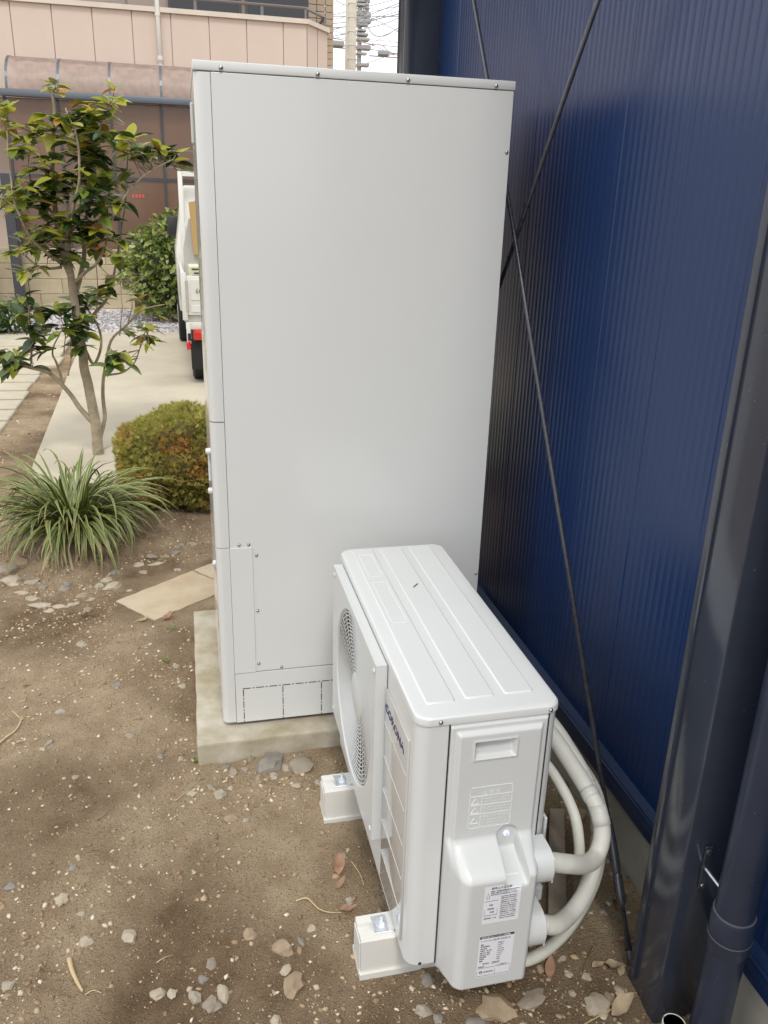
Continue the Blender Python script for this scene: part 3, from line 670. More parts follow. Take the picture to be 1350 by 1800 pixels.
# front wall: fan grille panel, glossy ribbed door, badge
GX = 0.2765; gy0, gy1, g0, g1 = -0.757, -0.205, 0.232, 0.706; fy, fz, fr_ = -0.492, 0.462, 0.226
n = 64; b = B()
circp = [(fy + fr_ * math.cos(2 * math.pi * i / n), fz + fr_ * math.sin(2 * math.pi * i / n)) for i in range(n)]
def outer(a):
    c_, s_ = math.cos(a), math.sin(a); t = 1e9
    if c_ > 1e-9: t = min(t, (gy1 - fy) / c_)
    if c_ < -1e-9: t = min(t, (gy0 - fy) / c_)
    if s_ > 1e-9: t = min(t, (g1 - fz) / s_)
    if s_ < -1e-9: t = min(t, (g0 - fz) / s_)
    return (fy + t * c_, fz + t * s_)
angs = sorted(set([2 * math.pi * i / n for i in range(n)] + [math.atan2(z - fz, y - fy) % (2 * math.pi) for y in (gy0, gy1) for z in (g0, g1)]))
ri = [(fy + fr_ * math.cos(a), fz + fr_ * math.sin(a)) for a in angs]; ro = [outer(a) for a in angs]; k = len(angs)
Vv = [(GX, *p) for p in ri] + [(GX, *p) for p in ro] + [(GX + 0.026, *p) for p in ro] + [(GX + 0.020, fy + (p[0] - fy) * 0.965, fz + (p[1] - fz) * 0.965) for p in ri] + [(GX + 0.003, fy + (p[0] - fy) * 0.985, fz + (p[1] - fz) * 0.985) for p in ri]
Ff = []
for i in range(k):
    j = (i + 1) % k
    Ff += [[i, j, k + j, k + i], [k + i, k + j, 2 * k + j, 2 * k + i], [4 * k + i, 4 * k + j, j, i], [3 * k + i, 3 * k + j, 4 * k + j, 4 * k + i]]
gp = b.poly(Vv, Ff).build('grille_panel', 'white_plastic', hp, smooth=35)
B().tube([(HX0 + 0.0005, fy, fz), (HX0 + 0.0015, fy, fz)], fr_ - 0.004, 48).build('fan_well', 'fan_dark', hp)
for q in range(3):
    a0_ = q * 2 * math.pi / 3 + 0.4; pts = []; 
    for s_ in range(9):
        for (rr, sw) in ((0.06, 0.0), (0.195, 0.35)):
            a = a0_ + sw + s_ * 0.22; pts.append((HX0 - 0.006 + 0.004 * s_ / 8, fy + rr * math.cos(a), fz + rr * math.sin(a)))
    B().poly(pts, [[2 * i, 2 * i + 2, 2 * i + 3, 2 * i + 1] for i in range(8)]).build('fan_blade', 'fan_dark', hp, smooth=True)
def gxr(r): return GX + 0.004 + 0.011 * (1 - (r / 0.22) ** 2)     # the guard is dished towards its hub
for i in range(16):
    r = 0.068 + i * 0.0099
    B().tube([(gxr(r), fy + r * math.cos(2 * math.pi * j / 48), fz + r * math.sin(2 * math.pi * j / 48)) for j in range(49)], 0.0019, 5, cap=False).build('guard_ring', 'white_plastic', gp, smooth=True)
for i in range(28):
    a = 2 * math.pi * i / 28; L = []
    for r in np.linspace(0.055, 0.224, 8):
        q = a + 0.32 * (r - 0.055) / 0.17; L.append((gxr(r) + 0.002, fy + r * math.cos(q), fz + r * math.sin(q)))
    B().tube(L, 0.0021, 5).build('guard_spoke', 'white_plastic', gp, smooth=True)
B().tube([(gxr(.06) + 0.006, fy, fz), (gxr(.06) - 0.001, fy, fz), (gxr(.06) - 0.003, fy, fz)], [0.062, 0.062, 0.057], 32).build('guard_hub', 'white_plastic', gp, smooth=30)
for (y, z) in ((gy0 + 0.018, g1 - 0.022), (gy1 - 0.018, g1 - 0.022), (gy0 + 0.018, g0 + 0.02), (gy1 - 0.018, g0 + 0.02)):
    B().dome((GX, y, z), (-1, 0, 0), 0.008, 0.003).build('screw_cover', 'white_plastic', gp, smooth=True)
dr = B().box(HX0 - 0.0035, HX0 + 0.003, -0.957, gy0 - 0.006, 0.125, 0.652, 0.003, 2).build('front_door', 'gloss_plastic', hp, smooth=40)
for z in (0.205, 0.295, 0.385, 0.475, 0.565): B().box(HX0 - 0.0043, HX0 - 0.003, -0.952, gy0 - 0.006, z, z + 0.0018).build('door_rib', 'white_plastic', dr)
text('badge_lettering', 'CORONA', 0.029, (HX0 - 0.0042, -0.766, 0.602), (0, -1, 0), (0, 0, 1), 'ink_blue', dr, extrude=0.0006, xs=1.30, bold=0.0)

# pvc support rails, bolts
def rail(y0, label):
    t = thing('support_rail', label, 'support rail', (0.44, y0 + 0.037, 0.0), 'plastic rails under the heat pump')
    w = 0.074
    P = [(0.0, 0.0), (w, 0.0), (w, 0.088), (w - 0.004, 0.1), (w - 0.026, 0.1), (w - 0.028, 0.0915), (w - 0.046, 0.0915), (w - 0.048, 0.1), (0.004, 0.1), (0.0, 0.095)]
    Pm = [(y0 + a_, z) for a_, z in P]
    B().prism(Pm, 0, 0.222, 0.66).build('rail_body', 'rail_pvc', t)
    B().prism([(y0 + 0.005, 0.004), (y0 + w - 0.005, 0.004), (y0 + w - 0.005, 0.084), (y0 + 0.005, 0.088)], 0, 0.2195, 0.2215).build('end_cap', 'rail_pvc', t)
    B().prism([(y0 - 0.006, -0.012), (y0 + w + 0.006, -0.012), (y0 + w + 0.006, 0.0045), (y0 - 0.006, 0.0045)], 0, 0.219, 0.662).build('foot_flange', 'rail_pvc', t)
    pl = B().box(0.254, 0.300, y0 + 0.012, y0 + 0.062, 0.1003, 0.1028, 0.001, 1).build('bolt_plate', 'zinc', t)
    B().tube([(0.277, y0 + 0.038, 0.1028), (0.277, y0 + 0.038, 0.1048)], 0.012, 18).build('washer', 'zinc', pl)
    B().tube([(0.277, y0 + 0.038, 0.1048), (0.277, y0 + 0.038, 0.1120)], 0.0088, 6).build('nut', 'zinc', pl)
    B().tube([(0.277, y0 + 0.038, 0.112), (0.277, y0 + 0.038, 0.126)], 0.0042, 10).build('bolt', 'zinc', pl)
    B().box(0.290, 0.34, y0 + 0.014, y0 + 0.058, 0.103, 0.1055).build('unit_foot', 'white_paint', t)
rail(-0.918, 'cream plastic support rail under the end of the heat pump with the moulded cover')
rail(-0.405, 'cream plastic support rail under the fan grille end of the heat pump')
# insulated pipes and hose looping back along the wall
def pipe(nm, pts, r, m_, label, collar=None, n=14):
    P = catmull(pts, 14); o = B().tube(P, [r * (1 + 0.035 * noise.noise(p * 22) + 0.02 * noise.noise(p * 70)) for p in P], n).build(nm, m_, smooth=True); tag(o, label, 'pipe'); return o
p1 = pipe('insulated_pipe', [(0.590, -1.045, 0.377), (0.64, -1.035, 0.352), (0.70, -1.005, 0.312), (0.742, -0.975, 0.300), (0.764, -0.952, 0.330), (0.765, -0.925, 0.372), (0.755, -0.88, 0.402), (0.742, -0.80, 0.428), (0.73, -0.70, 0.444), (0.70, -0.5, 0.445), (0.68, -0.2, 0.40), (0.67, 0.02, 0.34)], 0.0198, 'pipe_foam', 'thick cream insulated pipe with a sharp elbow leaving the upper sleeve of the heat pump')
p2 = pipe('insulated_pipe', [(0.590, -1.045, 0.207), (0.63, -1.035, 0.185), (0.68, -1.0, 0.165), (0.73, -0.965, 0.175), (0.768, -0.928, 0.205), (0.788, -0.905, 0.27), (0.792, -0.88, 0.325), (0.785, -0.825, 0.372), (0.778, -0.74, 0.40), (0.77, -0.6, 0.41), (0.75, -0.3, 0.36), (0.73, 0.02, 0.30)], 0.0198, 'pipe_foam', 'thick cream insulated pipe curving up from the lower sleeve of the heat pump')
for pp, pts_, frs in ((p1, [(0.764, -0.952, 0.330), (0.765, -0.925, 0.372), (0.755, -0.88, 0.402), (0.742, -0.80, 0.428)], ((.30, .022), (.62, .012))), (p2, [(0.788, -0.905, 0.27), (0.792, -0.88, 0.325), (0.785, -0.825, 0.372), (0.778, -0.74, 0.40)], ((.2, .012), (.7, .014)))):
    Q = catmull(pts_, 20)
    for f_, w_ in frs:
        k = int(f_ * (len(Q) - 1)); d_ = (Q[k + 1] - Q[k]).normalized(); B().tube([Q[k] - d_ * w_, Q[k] - d_ * w_ * .3, Q[k] + d_ * w_ * .3, Q[k] + d_ * w_], [0.0203, 0.0209, 0.0206, 0.0203], 14).build('tape_band', 'tape', pp, smooth=True)
hpts = catmull([(0.50, -0.99, 0.05), (0.59, -0.995, 0.045), (0.66, -0.975, 0.05), (0.735, -0.935, 0.07), (0.805, -0.885, 0.125), (0.828, -0.855, 0.20), (0.836, -0.825, 0.275), (0.83, -0.78, 0.325), (0.82, -0.68, 0.34), (0.82, -0.5, 0.30), (0.80, -0.2, 0.15), (0.80, 0.0, 0.03)], 26)
rad = [0.0128 if i % 2 else 0.0142 for i in range(len(hpts))]
tag(B().tube(hpts, rad, 12).build('drain_hose', 'hose', smooth=True), 'thin ribbed cream drain hose sweeping round outside the thick pipes', 'hose')
pipe('cable_conduit', [(0.715, -0.955, 0.255), (0.718, -0.94, 0.30), (0.715, -0.905, 0.36), (0.705, -0.84, 0.395), (0.695, -0.76, 0.405), (0.68, -0.6, 0.39), (0.66, -0.3, 0.3), (0.66, 0.02, 0.24)], 0.0125, 'pipe_foam', 'thin pale conduit running inside the loop of the thick pipes')
# lengths of timber on the soil behind the unit
tp = B().prism([(0.711, -0.852), (0.755, -0.861), (0.904, -0.522), (0.864, -0.512)], 2, 0.004, 0.026); tag(tp.build('timber_offcut', 'plank_wood'), 'narrow grey brown board lying on the soil behind the heat pump', 'board')
# speck of dry leaf on the lid
tag(B().tube([on(727, 1032, 2, 0.7345) , on(734, 1026, 2, 0.7345)], 0.0016, 5).build('leaf_scrap', 'dead_brown'), 'tiny dark scrap of dry leaf on the white lid of the heat pump', 'leaf')

# ------------------------------------------------------------------ stones, leaves, twigs picked out on the soil
def stone_mesh(seed, sx, sy, sz):
    bm = bmesh.new(); bmesh.ops.create_icosphere(bm, subdivisions=2, radius=1)
    for v in bm.verts:
        n = noise.noise(v.co * 1.1 + Vector((seed * 3.7, seed, 0))) * 0.5 + noise.noise(v.co * 2.6 + Vector((seed, 0, seed))) * 0.3
        v.co *= 1 + n; v.co.x *= sx; v.co.y *= sy; v.co.z *= sz
    me = bpy.data.meshes.new('stone'); bm.to_mesh(me); bm.free(); return me
def place_stone(u, v, w, h, seed, mi, label, group=None, rz=None):
    p = on(u, v, 2, 0.0); dist = (p - CAM).length; k = dist / FPX / 2
    me = stone_mesh(seed, w * k, max(h * k * 1.35, w * k * 0.45), min(h, w) * k * 0.7)
    rz = random.uniform(-0.6, 0.6) if rz is None else rz
    me.transform(Matrix.Rotation(rz, 4, 'Z')); me.transform(Matrix.Translation((p.x, p.y, gz(p.x, p.y) + min(h, w) * k * 0.02)))
    return tag(link('stone', me, 'stone_%d' % mi, smooth=28), label, 'stone', group)
place_stone(475, 1343, 52, 30, 1, 3, 'long blue grey stone lying against the concrete pad', rz=0.55)
place_stone(528, 1346, 40, 36, 2, 1, 'rounded brownish grey stone between the pad and the fan end rail')
place_stone(935, 1758, 46, 22, 3, 1, 'flat brown grey stone in front of the drain hose end')
place_stone(1047, 1765, 36, 34, 4, 2, 'pale pitted stone beside the foot of the dark column')
place_stone(752, 1718, 24, 18, 5, 3, 'small blue grey stone under the heat pump cover beside the support rail')
place_stone(497, 1667, 30, 26, 6, 4, 'tan pointed stone on open soil near the support rail', rz=0.9)
place_stone(517, 1730, 28, 34, 7, 4, 'larger sandy brown stone on the open soil')
place_stone(872, 1772, 52, 32, 8, 4, 'reddish brown cracked clod in front of the heat pump cover')
def stone_label(u, v, w, h, mi, where=None):
    size = 'tiny' if w < 13 else 'small' if w < 19 else 'medium sized' if w < 27 else 'broad'
    shape = 'elongated' if w > 1.55 * h else 'upright' if h > w * 1.1 else 'rounded'
    col = ('grey', 'brownish grey', 'pale cream', 'dark grey', 'tan')[mi]
    if where is None:
        where = 'against the front of the concrete pad' if v < 1400 and 340 < u < 600 else 'between the pad and the end rail' if v < 1480 and u > 300 else 'beside the heat pump end rail' if 560 < u < 700 else 'in front of the heat pump cover' if 700 <= u < 960 else 'near the foot of the dark column' if u >= 960 and v > 1620 else 'among the looping pipes' if u >= 960 else 'on dry soil before the sunken paver' if v < 1260 else 'on dry soil beside the concrete pad' if v < 1400 else 'near the pale wood splinter' if u < 200 else 'in the patch of pale grit'
    return '%s %s %s stone %s' % (size, shape, col, where)
G = 'pale stones strewn over the bare soil'
for i, (u, v, w, h, mi) in enumerate(((109, 1583, 20, 16, 2), (228, 1650, 20, 24, 2), (152, 1660, 20, 16, 2), (144, 1606, 14, 10, 0), (15, 1735, 18, 16, 0), (128, 1529, 17, 11, 3), (17, 1560, 16, 10, 3),
    (392, 1745, 17, 26, 2), (342, 1757, 20, 18, 0), (372, 1768, 28, 18, 1), (302, 1752, 12, 12, 2), (277, 1750, 22, 14, 2), (357, 1724, 14, 12, 3), (372, 1694, 15, 18, 1), (502, 1706, 18, 14, 2), (486, 1793, 16, 16, 2),
    (438, 1640, 22, 18, 4), (529, 1652, 10, 14, 3), (548, 1627, 16, 12, 2), (387, 1395, 20, 16, 0), (405, 1438, 22, 16, 4), (336, 1394, 16, 10, 2), (432, 1440, 12, 10, 0), (370, 1382, 12, 18, 1), (410, 1355, 14, 16, 1),
    (440, 1332, 14, 14, 1), (455, 1368, 12, 12, 1), (482, 1366, 14, 12, 0), (502, 1350, 12, 14, 0), (430, 1352, 16, 10, 1), (395, 1345, 14, 12, 3), (560, 1372, 14, 10, 0), (520, 1382, 16, 10, 2), (405, 1384, 10, 8, 2), (318, 1330, 12, 9, 0),
    (228, 1290, 16, 12, 1), (108, 1251, 16, 11, 0), (87, 1310, 14, 14, 1), (76, 1318, 10, 8, 2), (143, 1131, 17, 11, 0), (207, 1208, 15, 11, 3), (155, 1072, 14, 9, 1), (310, 1172, 14, 10, 1), (320, 1207, 14, 12, 0), (133, 1368, 12, 8, 4), (282, 1328, 12, 8, 3),
    (745, 1770, 24, 18, 0), (770, 1784, 14, 14, 3), (1090, 1735, 16, 14, 2), (1075, 1752, 22, 18, 4), (990, 1686, 10, 8, 2), (950, 1702, 14, 12, 4), (1063, 1600, 14, 10, 2), (1066, 1510, 14, 12, 2), (835, 1794, 30, 16, 3), (670, 1600, 12, 10, 1), (614, 1578, 12, 12, 0), (604, 1500, 10, 8, 1), (1000, 1712, 12, 8, 2), (1030, 1712, 14, 12, 2), (1005, 1745, 12, 8, 0))):
    place_stone(u, v, w, h, 20 + i, mi, stone_label(u, v, w, h, mi), G)
G = 'stones edging the raised bed'
for i, (u, v, w, h, mi) in enumerate(((10, 1005, 40, 26, 1), (35, 990, 30, 26, 4), (24, 1025, 36, 24, 2), (40, 1042, 26, 12, 2), (58, 1053, 32, 10, 2), (72, 1066, 36, 14, 2), (88, 1075, 18, 8, 2), (57, 1027, 22, 12, 0), (75, 1035, 14, 10, 3), (112, 1040, 18, 14, 1), (118, 1030, 12, 10, 3), (146, 1048, 26, 10, 4), (160, 1032, 12, 9, 1), (175, 1030, 14, 12, 0), (188, 1021, 22, 14, 2), (204, 1010, 16, 14, 3), (200, 1032, 34, 16, 2), (228, 1040, 10, 8, 2), (244, 995, 20, 12, 2), (252, 1007, 18, 8, 4), (266, 984, 20, 12, 1), (276, 994, 22, 8, 2), (293, 981, 12, 8, 1), (308, 976, 18, 12, 3), (318, 966, 12, 9, 3), (312, 1003, 12, 9, 0), (128, 1064, 20, 9, 2), (106, 1068, 24, 9, 2), (336, 962, 20, 8, 1), (90, 1050, 10, 8, 1), (160, 1055, 16, 6, 0))):
    place_stone(u, v, w, h, 120 + i, mi, stone_label(u, v, w, h, mi, 'under the strap leaved clump' if u < 140 else 'between the strap leaved clump and the paver' if u < 235 else 'below the clipped shrub'), G)

def leaf_mesh(L, Wd, fold=0.25, curl=0.3, n=5):
    """pointed oval leaf along +x, folded on its midrib"""
    V = []; F = []
    for i in range(n + 1):
        t = i / n; w = Wd * 0.5 * (math.sin(math.pi * t ** 0.8) ** 0.85 if 0 < t < 1 else 0.02)
        z = -curl * L * t * t
        V += [(L * t, -w, z + fold * w), (L * t, 0, z), (L * t, w, z + fold * w)]
    for i in range(n):
        a = 3 * i; F += [[a, a + 1, a + 4, a + 3], [a + 1, a + 2, a + 5, a + 4]]
    return np.array(V, float), np.array(F)
def dead_leaf(u, v, L, m_, label, rz, curl=-0.5, fold=0.8, group=None, z0=0.0):
    p = on(u, v, 2, z0); L *= .82; k = (p - CAM).length / FPX; V, F = leaf_mesh(L * k, L * k * 0.5, fold, curl, 7)
    V[:, 2] += np.array([noise.noise((q[0] * 60, q[1] * 60, rz)) for q in V]) * L * k * 0.22
    me = np_mesh('dead_leaf', V, F); me.transform(Matrix.Rotation(rz, 4, 'Z')); me.transform(Matrix.Translation((p.x, p.y, gz(p.x, p.y) + 0.004 - min(0, V[:, 2].min()))))
    return tag(link('dead_leaf', me, m_, smooth=True), label, 'leaf', group)
dead_leaf(142, 1085, 34, 'dead_leaf', 'curled salmon coloured dead leaf on the bare soil before the planting bed', -0.5)
dead_leaf(285, 1093, 30, 'dead_leaf', 'reddish dead leaf at the corner of the sunken paver', 0.2)
dead_leaf(596, 1540, 48, 'dead_leaf', 'long tan dead leaf lying on damp soil between the two rails', 1.4, -0.2)
dead_leaf(590, 1560, 26, 'dead_leaf', 'forked rusty dead leaf beside the long tan leaf', 0.6)
dead_leaf(598, 1595, 34, 'dead_leaf', 'reddish dead leaf on damp soil near the end rail', -0.4)
dead_leaf(1062, 1690, 40, 'dead_tan', 'curled pale brown dead leaf beside the tie rod foot', -0.9)
dead_leaf(965, 1722, 38, 'dead_leaf', 'crumpled tan dead leaf under the drain hose', 1.1)
dead_leaf(1075, 1785, 52, 'dead_tan', 'large yellow tan dead leaf beside the foot of the column', 0.3)
for i, (u, v, L, rz) in enumerate(((1010, 1445, 34, .4), (985, 1400, 30, 1.2), (1030, 1560, 30, .2), (1075, 1555, 36, -1.2), (1085, 1480, 30, 1.0), (1000, 1385, 28, 2.0), (1040, 1700, 26, .1), (1085, 1650, 34, -.8), (990, 1470, 22, 2.6), (1090, 1712, 26, .9), (1012, 1330, 26, .7), (1088, 1600, 30, 1.4), (962, 1455, 20, .3))):
    dead_leaf(u, v, L, ('dead_tan', 'dead_leaf', 'dead_brown')[i % 3], '%s %s dead leaf %s' % ('large' if L > 31 else 'medium' if L > 26 else 'small', ('tan', 'rusty', 'dark brown')[i % 3], 'under the looping pipes' if v < 1480 else 'against the foundation by the tie rod' if u > 1070 else 'between the drain hose and the tie rod'), rz, random.uniform(-.6, -.1), .7, 'leaf litter behind the heat pump')
for i, (u, v, L, rz) in enumerate(((37, 1204, 16, 0), (245, 1095, 20, .3), (315, 1230, 10, 1), (40, 1272, 14, 2), (180, 1205, 12, 1), (28, 1310, 14, .1), (490, 1533, 12, 0), (515, 1540, 10, 1), (380, 1500, 12, 1), (484, 1750, 12, 2), (635, 1655, 16, .5), (300, 1205, 10, .2))):
    dead_leaf(u, v, L, ('dead_leaf', 'dead_tan')[i % 2], '%s %s leaf fragment %s' % ('tiny' if L < 13 else 'small', ('rusty', 'tan')[i % 2], 'on dry soil near the sunken paver' if v < 1240 else 'beside the hooked straw' if v < 1320 else 'near the long tan leaf' if u > 480 and v < 1560 else 'on the open gritty soil'), rz, -.3, .5, 'leaf fragments on the open soil')
def weed(u, v, n, label):
    p = on(u, v, 2, 0.0); p.z = gz(p.x, p.y); t = thing('weed', label, 'weed', p)
    for i in range(n):
        V, F = leaf_mesh(random.uniform(.012, .022), .008, .3, .2, 4); me = np_mesh('leaf', V, F); me.transform(Matrix.Rotation(i * 2.4, 4, 'Z') @ Matrix.Rotation(-.5, 4, 'Y')); me.transform(Matrix.Translation((p.x + random.uniform(-.01, .01), p.y + random.uniform(-.01, .01), p.z + .002))); link('leaf', me, 'leaf_mid', t, smooth=True)
weed(291, 1163, 9, 'small green weed sprouting beside the concrete pad'); weed(302, 1110, 6, 'tiny weed seedling between the paver and the pad'); weed(345, 1335, 6, 'tiny weed seedling at the front corner of the pad')
def twig(pts, r, m_, label, group=None):
    P = [on(u, v, 2, 0.004) for u, v in pts]; P = [Vector((p.x, p.y, gz(p.x, p.y) + 0.004 + 0.004 * (i % 2))) for i, p in enumerate(P)]
    Q = catmull(P, 6); n = len(Q)
    return tag(B().tube(Q, [max(0.0004, r * (1 - 0.6 * i / n)) for i in range(n)], 6).build('twig', m_, smooth=True), label, 'twig', group)
twig([(-10, 1318), (10, 1302), (28, 1288), (37, 1272), (30, 1258), (22, 1252)], 0.004, 'straw', 'hooked straw coloured stem lying on the dry soil')
twig([(122, 1688), (128, 1712), (138, 1732), (146, 1748)], 0.0065, 'straw', 'short thick splinter of pale wood on the soil')
twig([(72, 1692), (80, 1706), (95, 1708), (112, 1712)], 0.002, 'twig', 'thin forked brown twig beside the pale splinter')
twig([(85, 1738), (105, 1746), (125, 1755)], 0.002, 'twig', 'thin dark twig below the pale splinter')
twig([(150, 1752), (165, 1748), (180, 1752)], 0.0015, 'straw', 'fine straw beside the pale splinter')
twig([(1042, 1660), (1030, 1690), (1020, 1715), (985, 1735), (955, 1750)], 0.0018, 'twig', 'long bent twig between the drain hose and the column')
twig([(1085, 1762), (1060, 1780), (1030, 1800), (1010, 1812)], 0.0022, 'straw', 'straight pale straw in front of the column')
twig([(520, 1580), (540, 1578), (560, 1590), (580, 1600), (600, 1598)], 0.0025, 'straw', 'crooked pale rootlet on damp soil near the end rail')
twig([(618, 1510), (632, 1532), (640, 1550)], 0.002, 'straw', 'thin straw lying beside the long tan leaf')
for i, pts in enumerate((((160, 1493), (180, 1500), (205, 1516)), ((310, 1405), (335, 1385), (355, 1362)), ((485, 1644), (500, 1640), (513, 1646)), ((235, 1096), (245, 1092), (253, 1088)), ((355, 1625), (362, 1615), (375, 1612)), ((135, 1205), (140, 1190), (148, 1182)), ((715, 1760), (722, 1768), (730, 1775)), ((275, 1695), (290, 1688), (305, 1680)), ((170, 1440), (185, 1432), (190, 1425)), ((1100, 1755), (1112, 1748), (1120, 1740)))):
    twig(pts, 0.0014, 'straw' if i % 2 else 'twig', ('thin dry stalk beside the hooked straw', 'thin brown stalk pointing at the corner of the pad', 'pale curved stalk near the tan pointed stone', 'short stalk before the sunken paver', 'pale hooked stalk on the open soil', 'thin forked stalk below the raised bed', 'short pale stalk in front of the end rail', 'thin straw in the patch of pale grit', 'short stalk on the dry open soil', 'pale stalk at the foot of the dark column')[i], 'dry stalks on the soil')

# ------------------------------------------------------------------ strap-leaved clump
def blade_mesh(L, wd, up, droop, twist, seed):
    n = 10; V = []; F = []; UV = []; x = 0; z = 0; a = up
    for i in range(n + 1):
        t = i / n; w = wd * 0.5 * (0.75 + 0.5 * min(1, t * 3)) * (1 if t < 0.55 else max(0.04, 1 - ((t - 0.55) / 0.45) ** 1.7))
        s_ = twist * t
        for q in (-1, 0, 1): V.append((x, q * w, z + abs(q) * w * 0.45 + q * w * s_)); UV.append((q * 0.5 + 0.5, t))
        a -= droop / n * (0.6 + 1.2 * t); x += L / n * math.cos(a); z += L / n * math.sin(a)
    for i in range(n):
        k = 3 * i; F += [[k, k + 1, k + 4, k + 3], [k + 1, k + 2, k + 5, k + 4]]
    return np.array(V), np.array(F), np.array(UV)
def add_uv(me, UV):
    l = me.uv_layers.new(name='UVMap'); vi = np.empty(len(me.loops), np.int32); me.loops.foreach_get('vertex_index', vi); l.data.foreach_set('uv', UV[vi].astype(np.float32).ravel())
gc = Vector((-0.70, 1.80, gz(-0.70, 1.80) - 0.01))
gr = thing('strap_leaf_plant', 'arching clump of cream edged green strap leaves beside the clipped shrub', 'plant', gc)
TPL = []
for i in range(18):
    L = random.uniform(0.40, 0.68); V, F, UV = blade_mesh(L, random.uniform(0.0095, 0.0145), R(random.uniform(60, 92)), R(random.uniform(60, 165)), random.uniform(-.5, .5), i)
    me = np_mesh('blade', V, F); add_uv(me, UV); me.materials.append(MATS['blade']); me.polygons.foreach_set('use_smooth', np.ones(len(F), bool)); TPL.append((me, V, F, UV))
DRY = []
for i in range(4):
    V, F, UV = blade_mesh(random.uniform(.3, .45), .009, R(random.uniform(30, 65)), R(random.uniform(90, 150)), .6, i); me = np_mesh('blade', V, F); me.materials.append(MATS['dead_tan']); me.polygons.foreach_set('use_smooth', np.ones(len(F), bool)); DRY.append(me)
for i in range(285):
    me = TPL[i % 18][0] if i % 9 else DRY[i % 4]; o = bpy.data.objects.new('blade', me); COL.objects.link(o); o.parent = gr
    q = random.uniform(0, 2 * math.pi); rr = 0.085 * math.sqrt(random.random()); o.location = (rr * math.cos(q), rr * math.sin(q), 0)
    o.rotation_euler = (random.uniform(-.35, .35), random.uniform(-.25, .22), q + random.uniform(-1.0, 1.0)); o.scale = [random.uniform(.72, 1.15)] * 3
Vs = []; Fs = []; Us = []; off = 0
for i in range(330):
    _, V, F, UV = TPL[(i * 7) % 18]; q = random.uniform(0, 2 * math.pi); rr = 0.085 * math.sqrt(random.random())
    M = Matrix.Translation((rr * math.cos(q), rr * math.sin(q), 0)) @ Euler((random.uniform(-.12, .12), random.uniform(-.25, .1), q + random.uniform(-.7, .7))).to_matrix().to_4x4() @ Matrix.Scale(random.uniform(.6, 1.0), 4)
    M = np.array(M); Vs.append(V @ M[:3, :3].T + M[:3, 3]); Fs.append(F + off); Us.append(UV); off += len(V)
me = np_mesh('inner_blades', np.concatenate(Vs), np.concatenate(Fs)); add_uv(me, np.concatenate(Us)); tag(link('inner_blades', me, 'blade', gr, smooth=True, local=True, org=False), kind='stuff')

# ------------------------------------------------------------------ clipped conifer shrub
sc_ = Vector((-0.13, 2.36, gz(-0.13, 2.36)))
sh = thing('clipped_shrub', 'low dome shaped conifer shrub with green and rusty tips', 'shrub', sc_)
def lumpy(name, c, rx, ry, rz_, m_, parent, amp=0.08, sub=4):
    bm = bmesh.new(); bmesh.ops.create_icosphere(bm, subdivisions=sub, radius=1)
    for v in bm.verts:
        k = 1 + noise.noise(v.co * 2.2 + Vector(c)) * amp * 2; v.co = Vector((v.co.x * rx * k, v.co.y * ry * k, v.co.z * rz_ * k)) + Vector(c)
    me = bpy.data.meshes.new(name); bm.to_mesh(me); bm.free(); return link(name, me, m_, parent, smooth=True)
shc = sc_ + Vector((0, 0, 0.245)); RX, RY, RZ = 0.405, 0.40, 0.285
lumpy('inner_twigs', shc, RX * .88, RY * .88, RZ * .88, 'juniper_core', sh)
N = 15000; n_ = RNG.normal(size=(N, 3)); n_ /= np.linalg.norm(n_, axis=1, keepdims=True); n_ = n_[n_[:, 2] > -0.92]; N = len(n_)
lump = np.array([noise.noise(Vector(q) * 2.2 + shc) * 0.16 + noise.noise(Vector(q) * 7 + shc) * 0.10 for q in n_])
P = n_ * (RNG.uniform(0.84, 1.0, N) * (1 + lump))[:, None] * np.array([RX, RY, RZ]) + np.array(shc)
# each sprig: a little fan of narrow needles pointing outwards and up
tm = []; tf = []
for k in range(5):
    a = (k - 2) * 0.42; l = 1.0 - 0.12 * abs(k - 2); w = 0.085
    d0 = np.array([math.cos(a), math.sin(a), 0.12 * (k % 2)]); s_ = np.array([-math.sin(a), math.cos(a), 0]) * w
    i0 = len(tm); tm += [d0 * 0.05 - s_ * .5, d0 * 0.05 + s_ * .5, d0 * l * 0.6 + s_, d0 * l, d0 * l * 0.6 - s_]; 
    tf += [[i0, i0 + 1, i0 + 2], [i0, i0 + 2, i0 + 4], [i0 + 4, i0 + 2, i0 + 3]]
tm = np.array(tm); tf = np.array(tf)
def frames(D, size, rng=RNG):
    D = D / np.linalg.norm(D, axis=1, keepdims=True); A = rng.normal(size=D.shape); A -= (A * D).sum(1, keepdims=True) * D; A /= np.linalg.norm(A, axis=1, keepdims=True)
    return np.stack([D, A, np.cross(D, A)], 2) * size[:, None, None]
D = n_ * np.array([1, 1, .8]) + RNG.normal(0, 0.45, (N, 3)) + np.array([0, 0, 0.25])
tag(link('foliage', scatter_mesh('foliage', (tm, tf), frames(D, RNG.uniform(0.018, 0.036, N)), P), 'juniper', sh), kind='stuff')
B().tube([sc_, sc_ + Vector((0.02, 0, 0.18))], [0.03, 0.02], 8).build('stem', 'bark', sh)

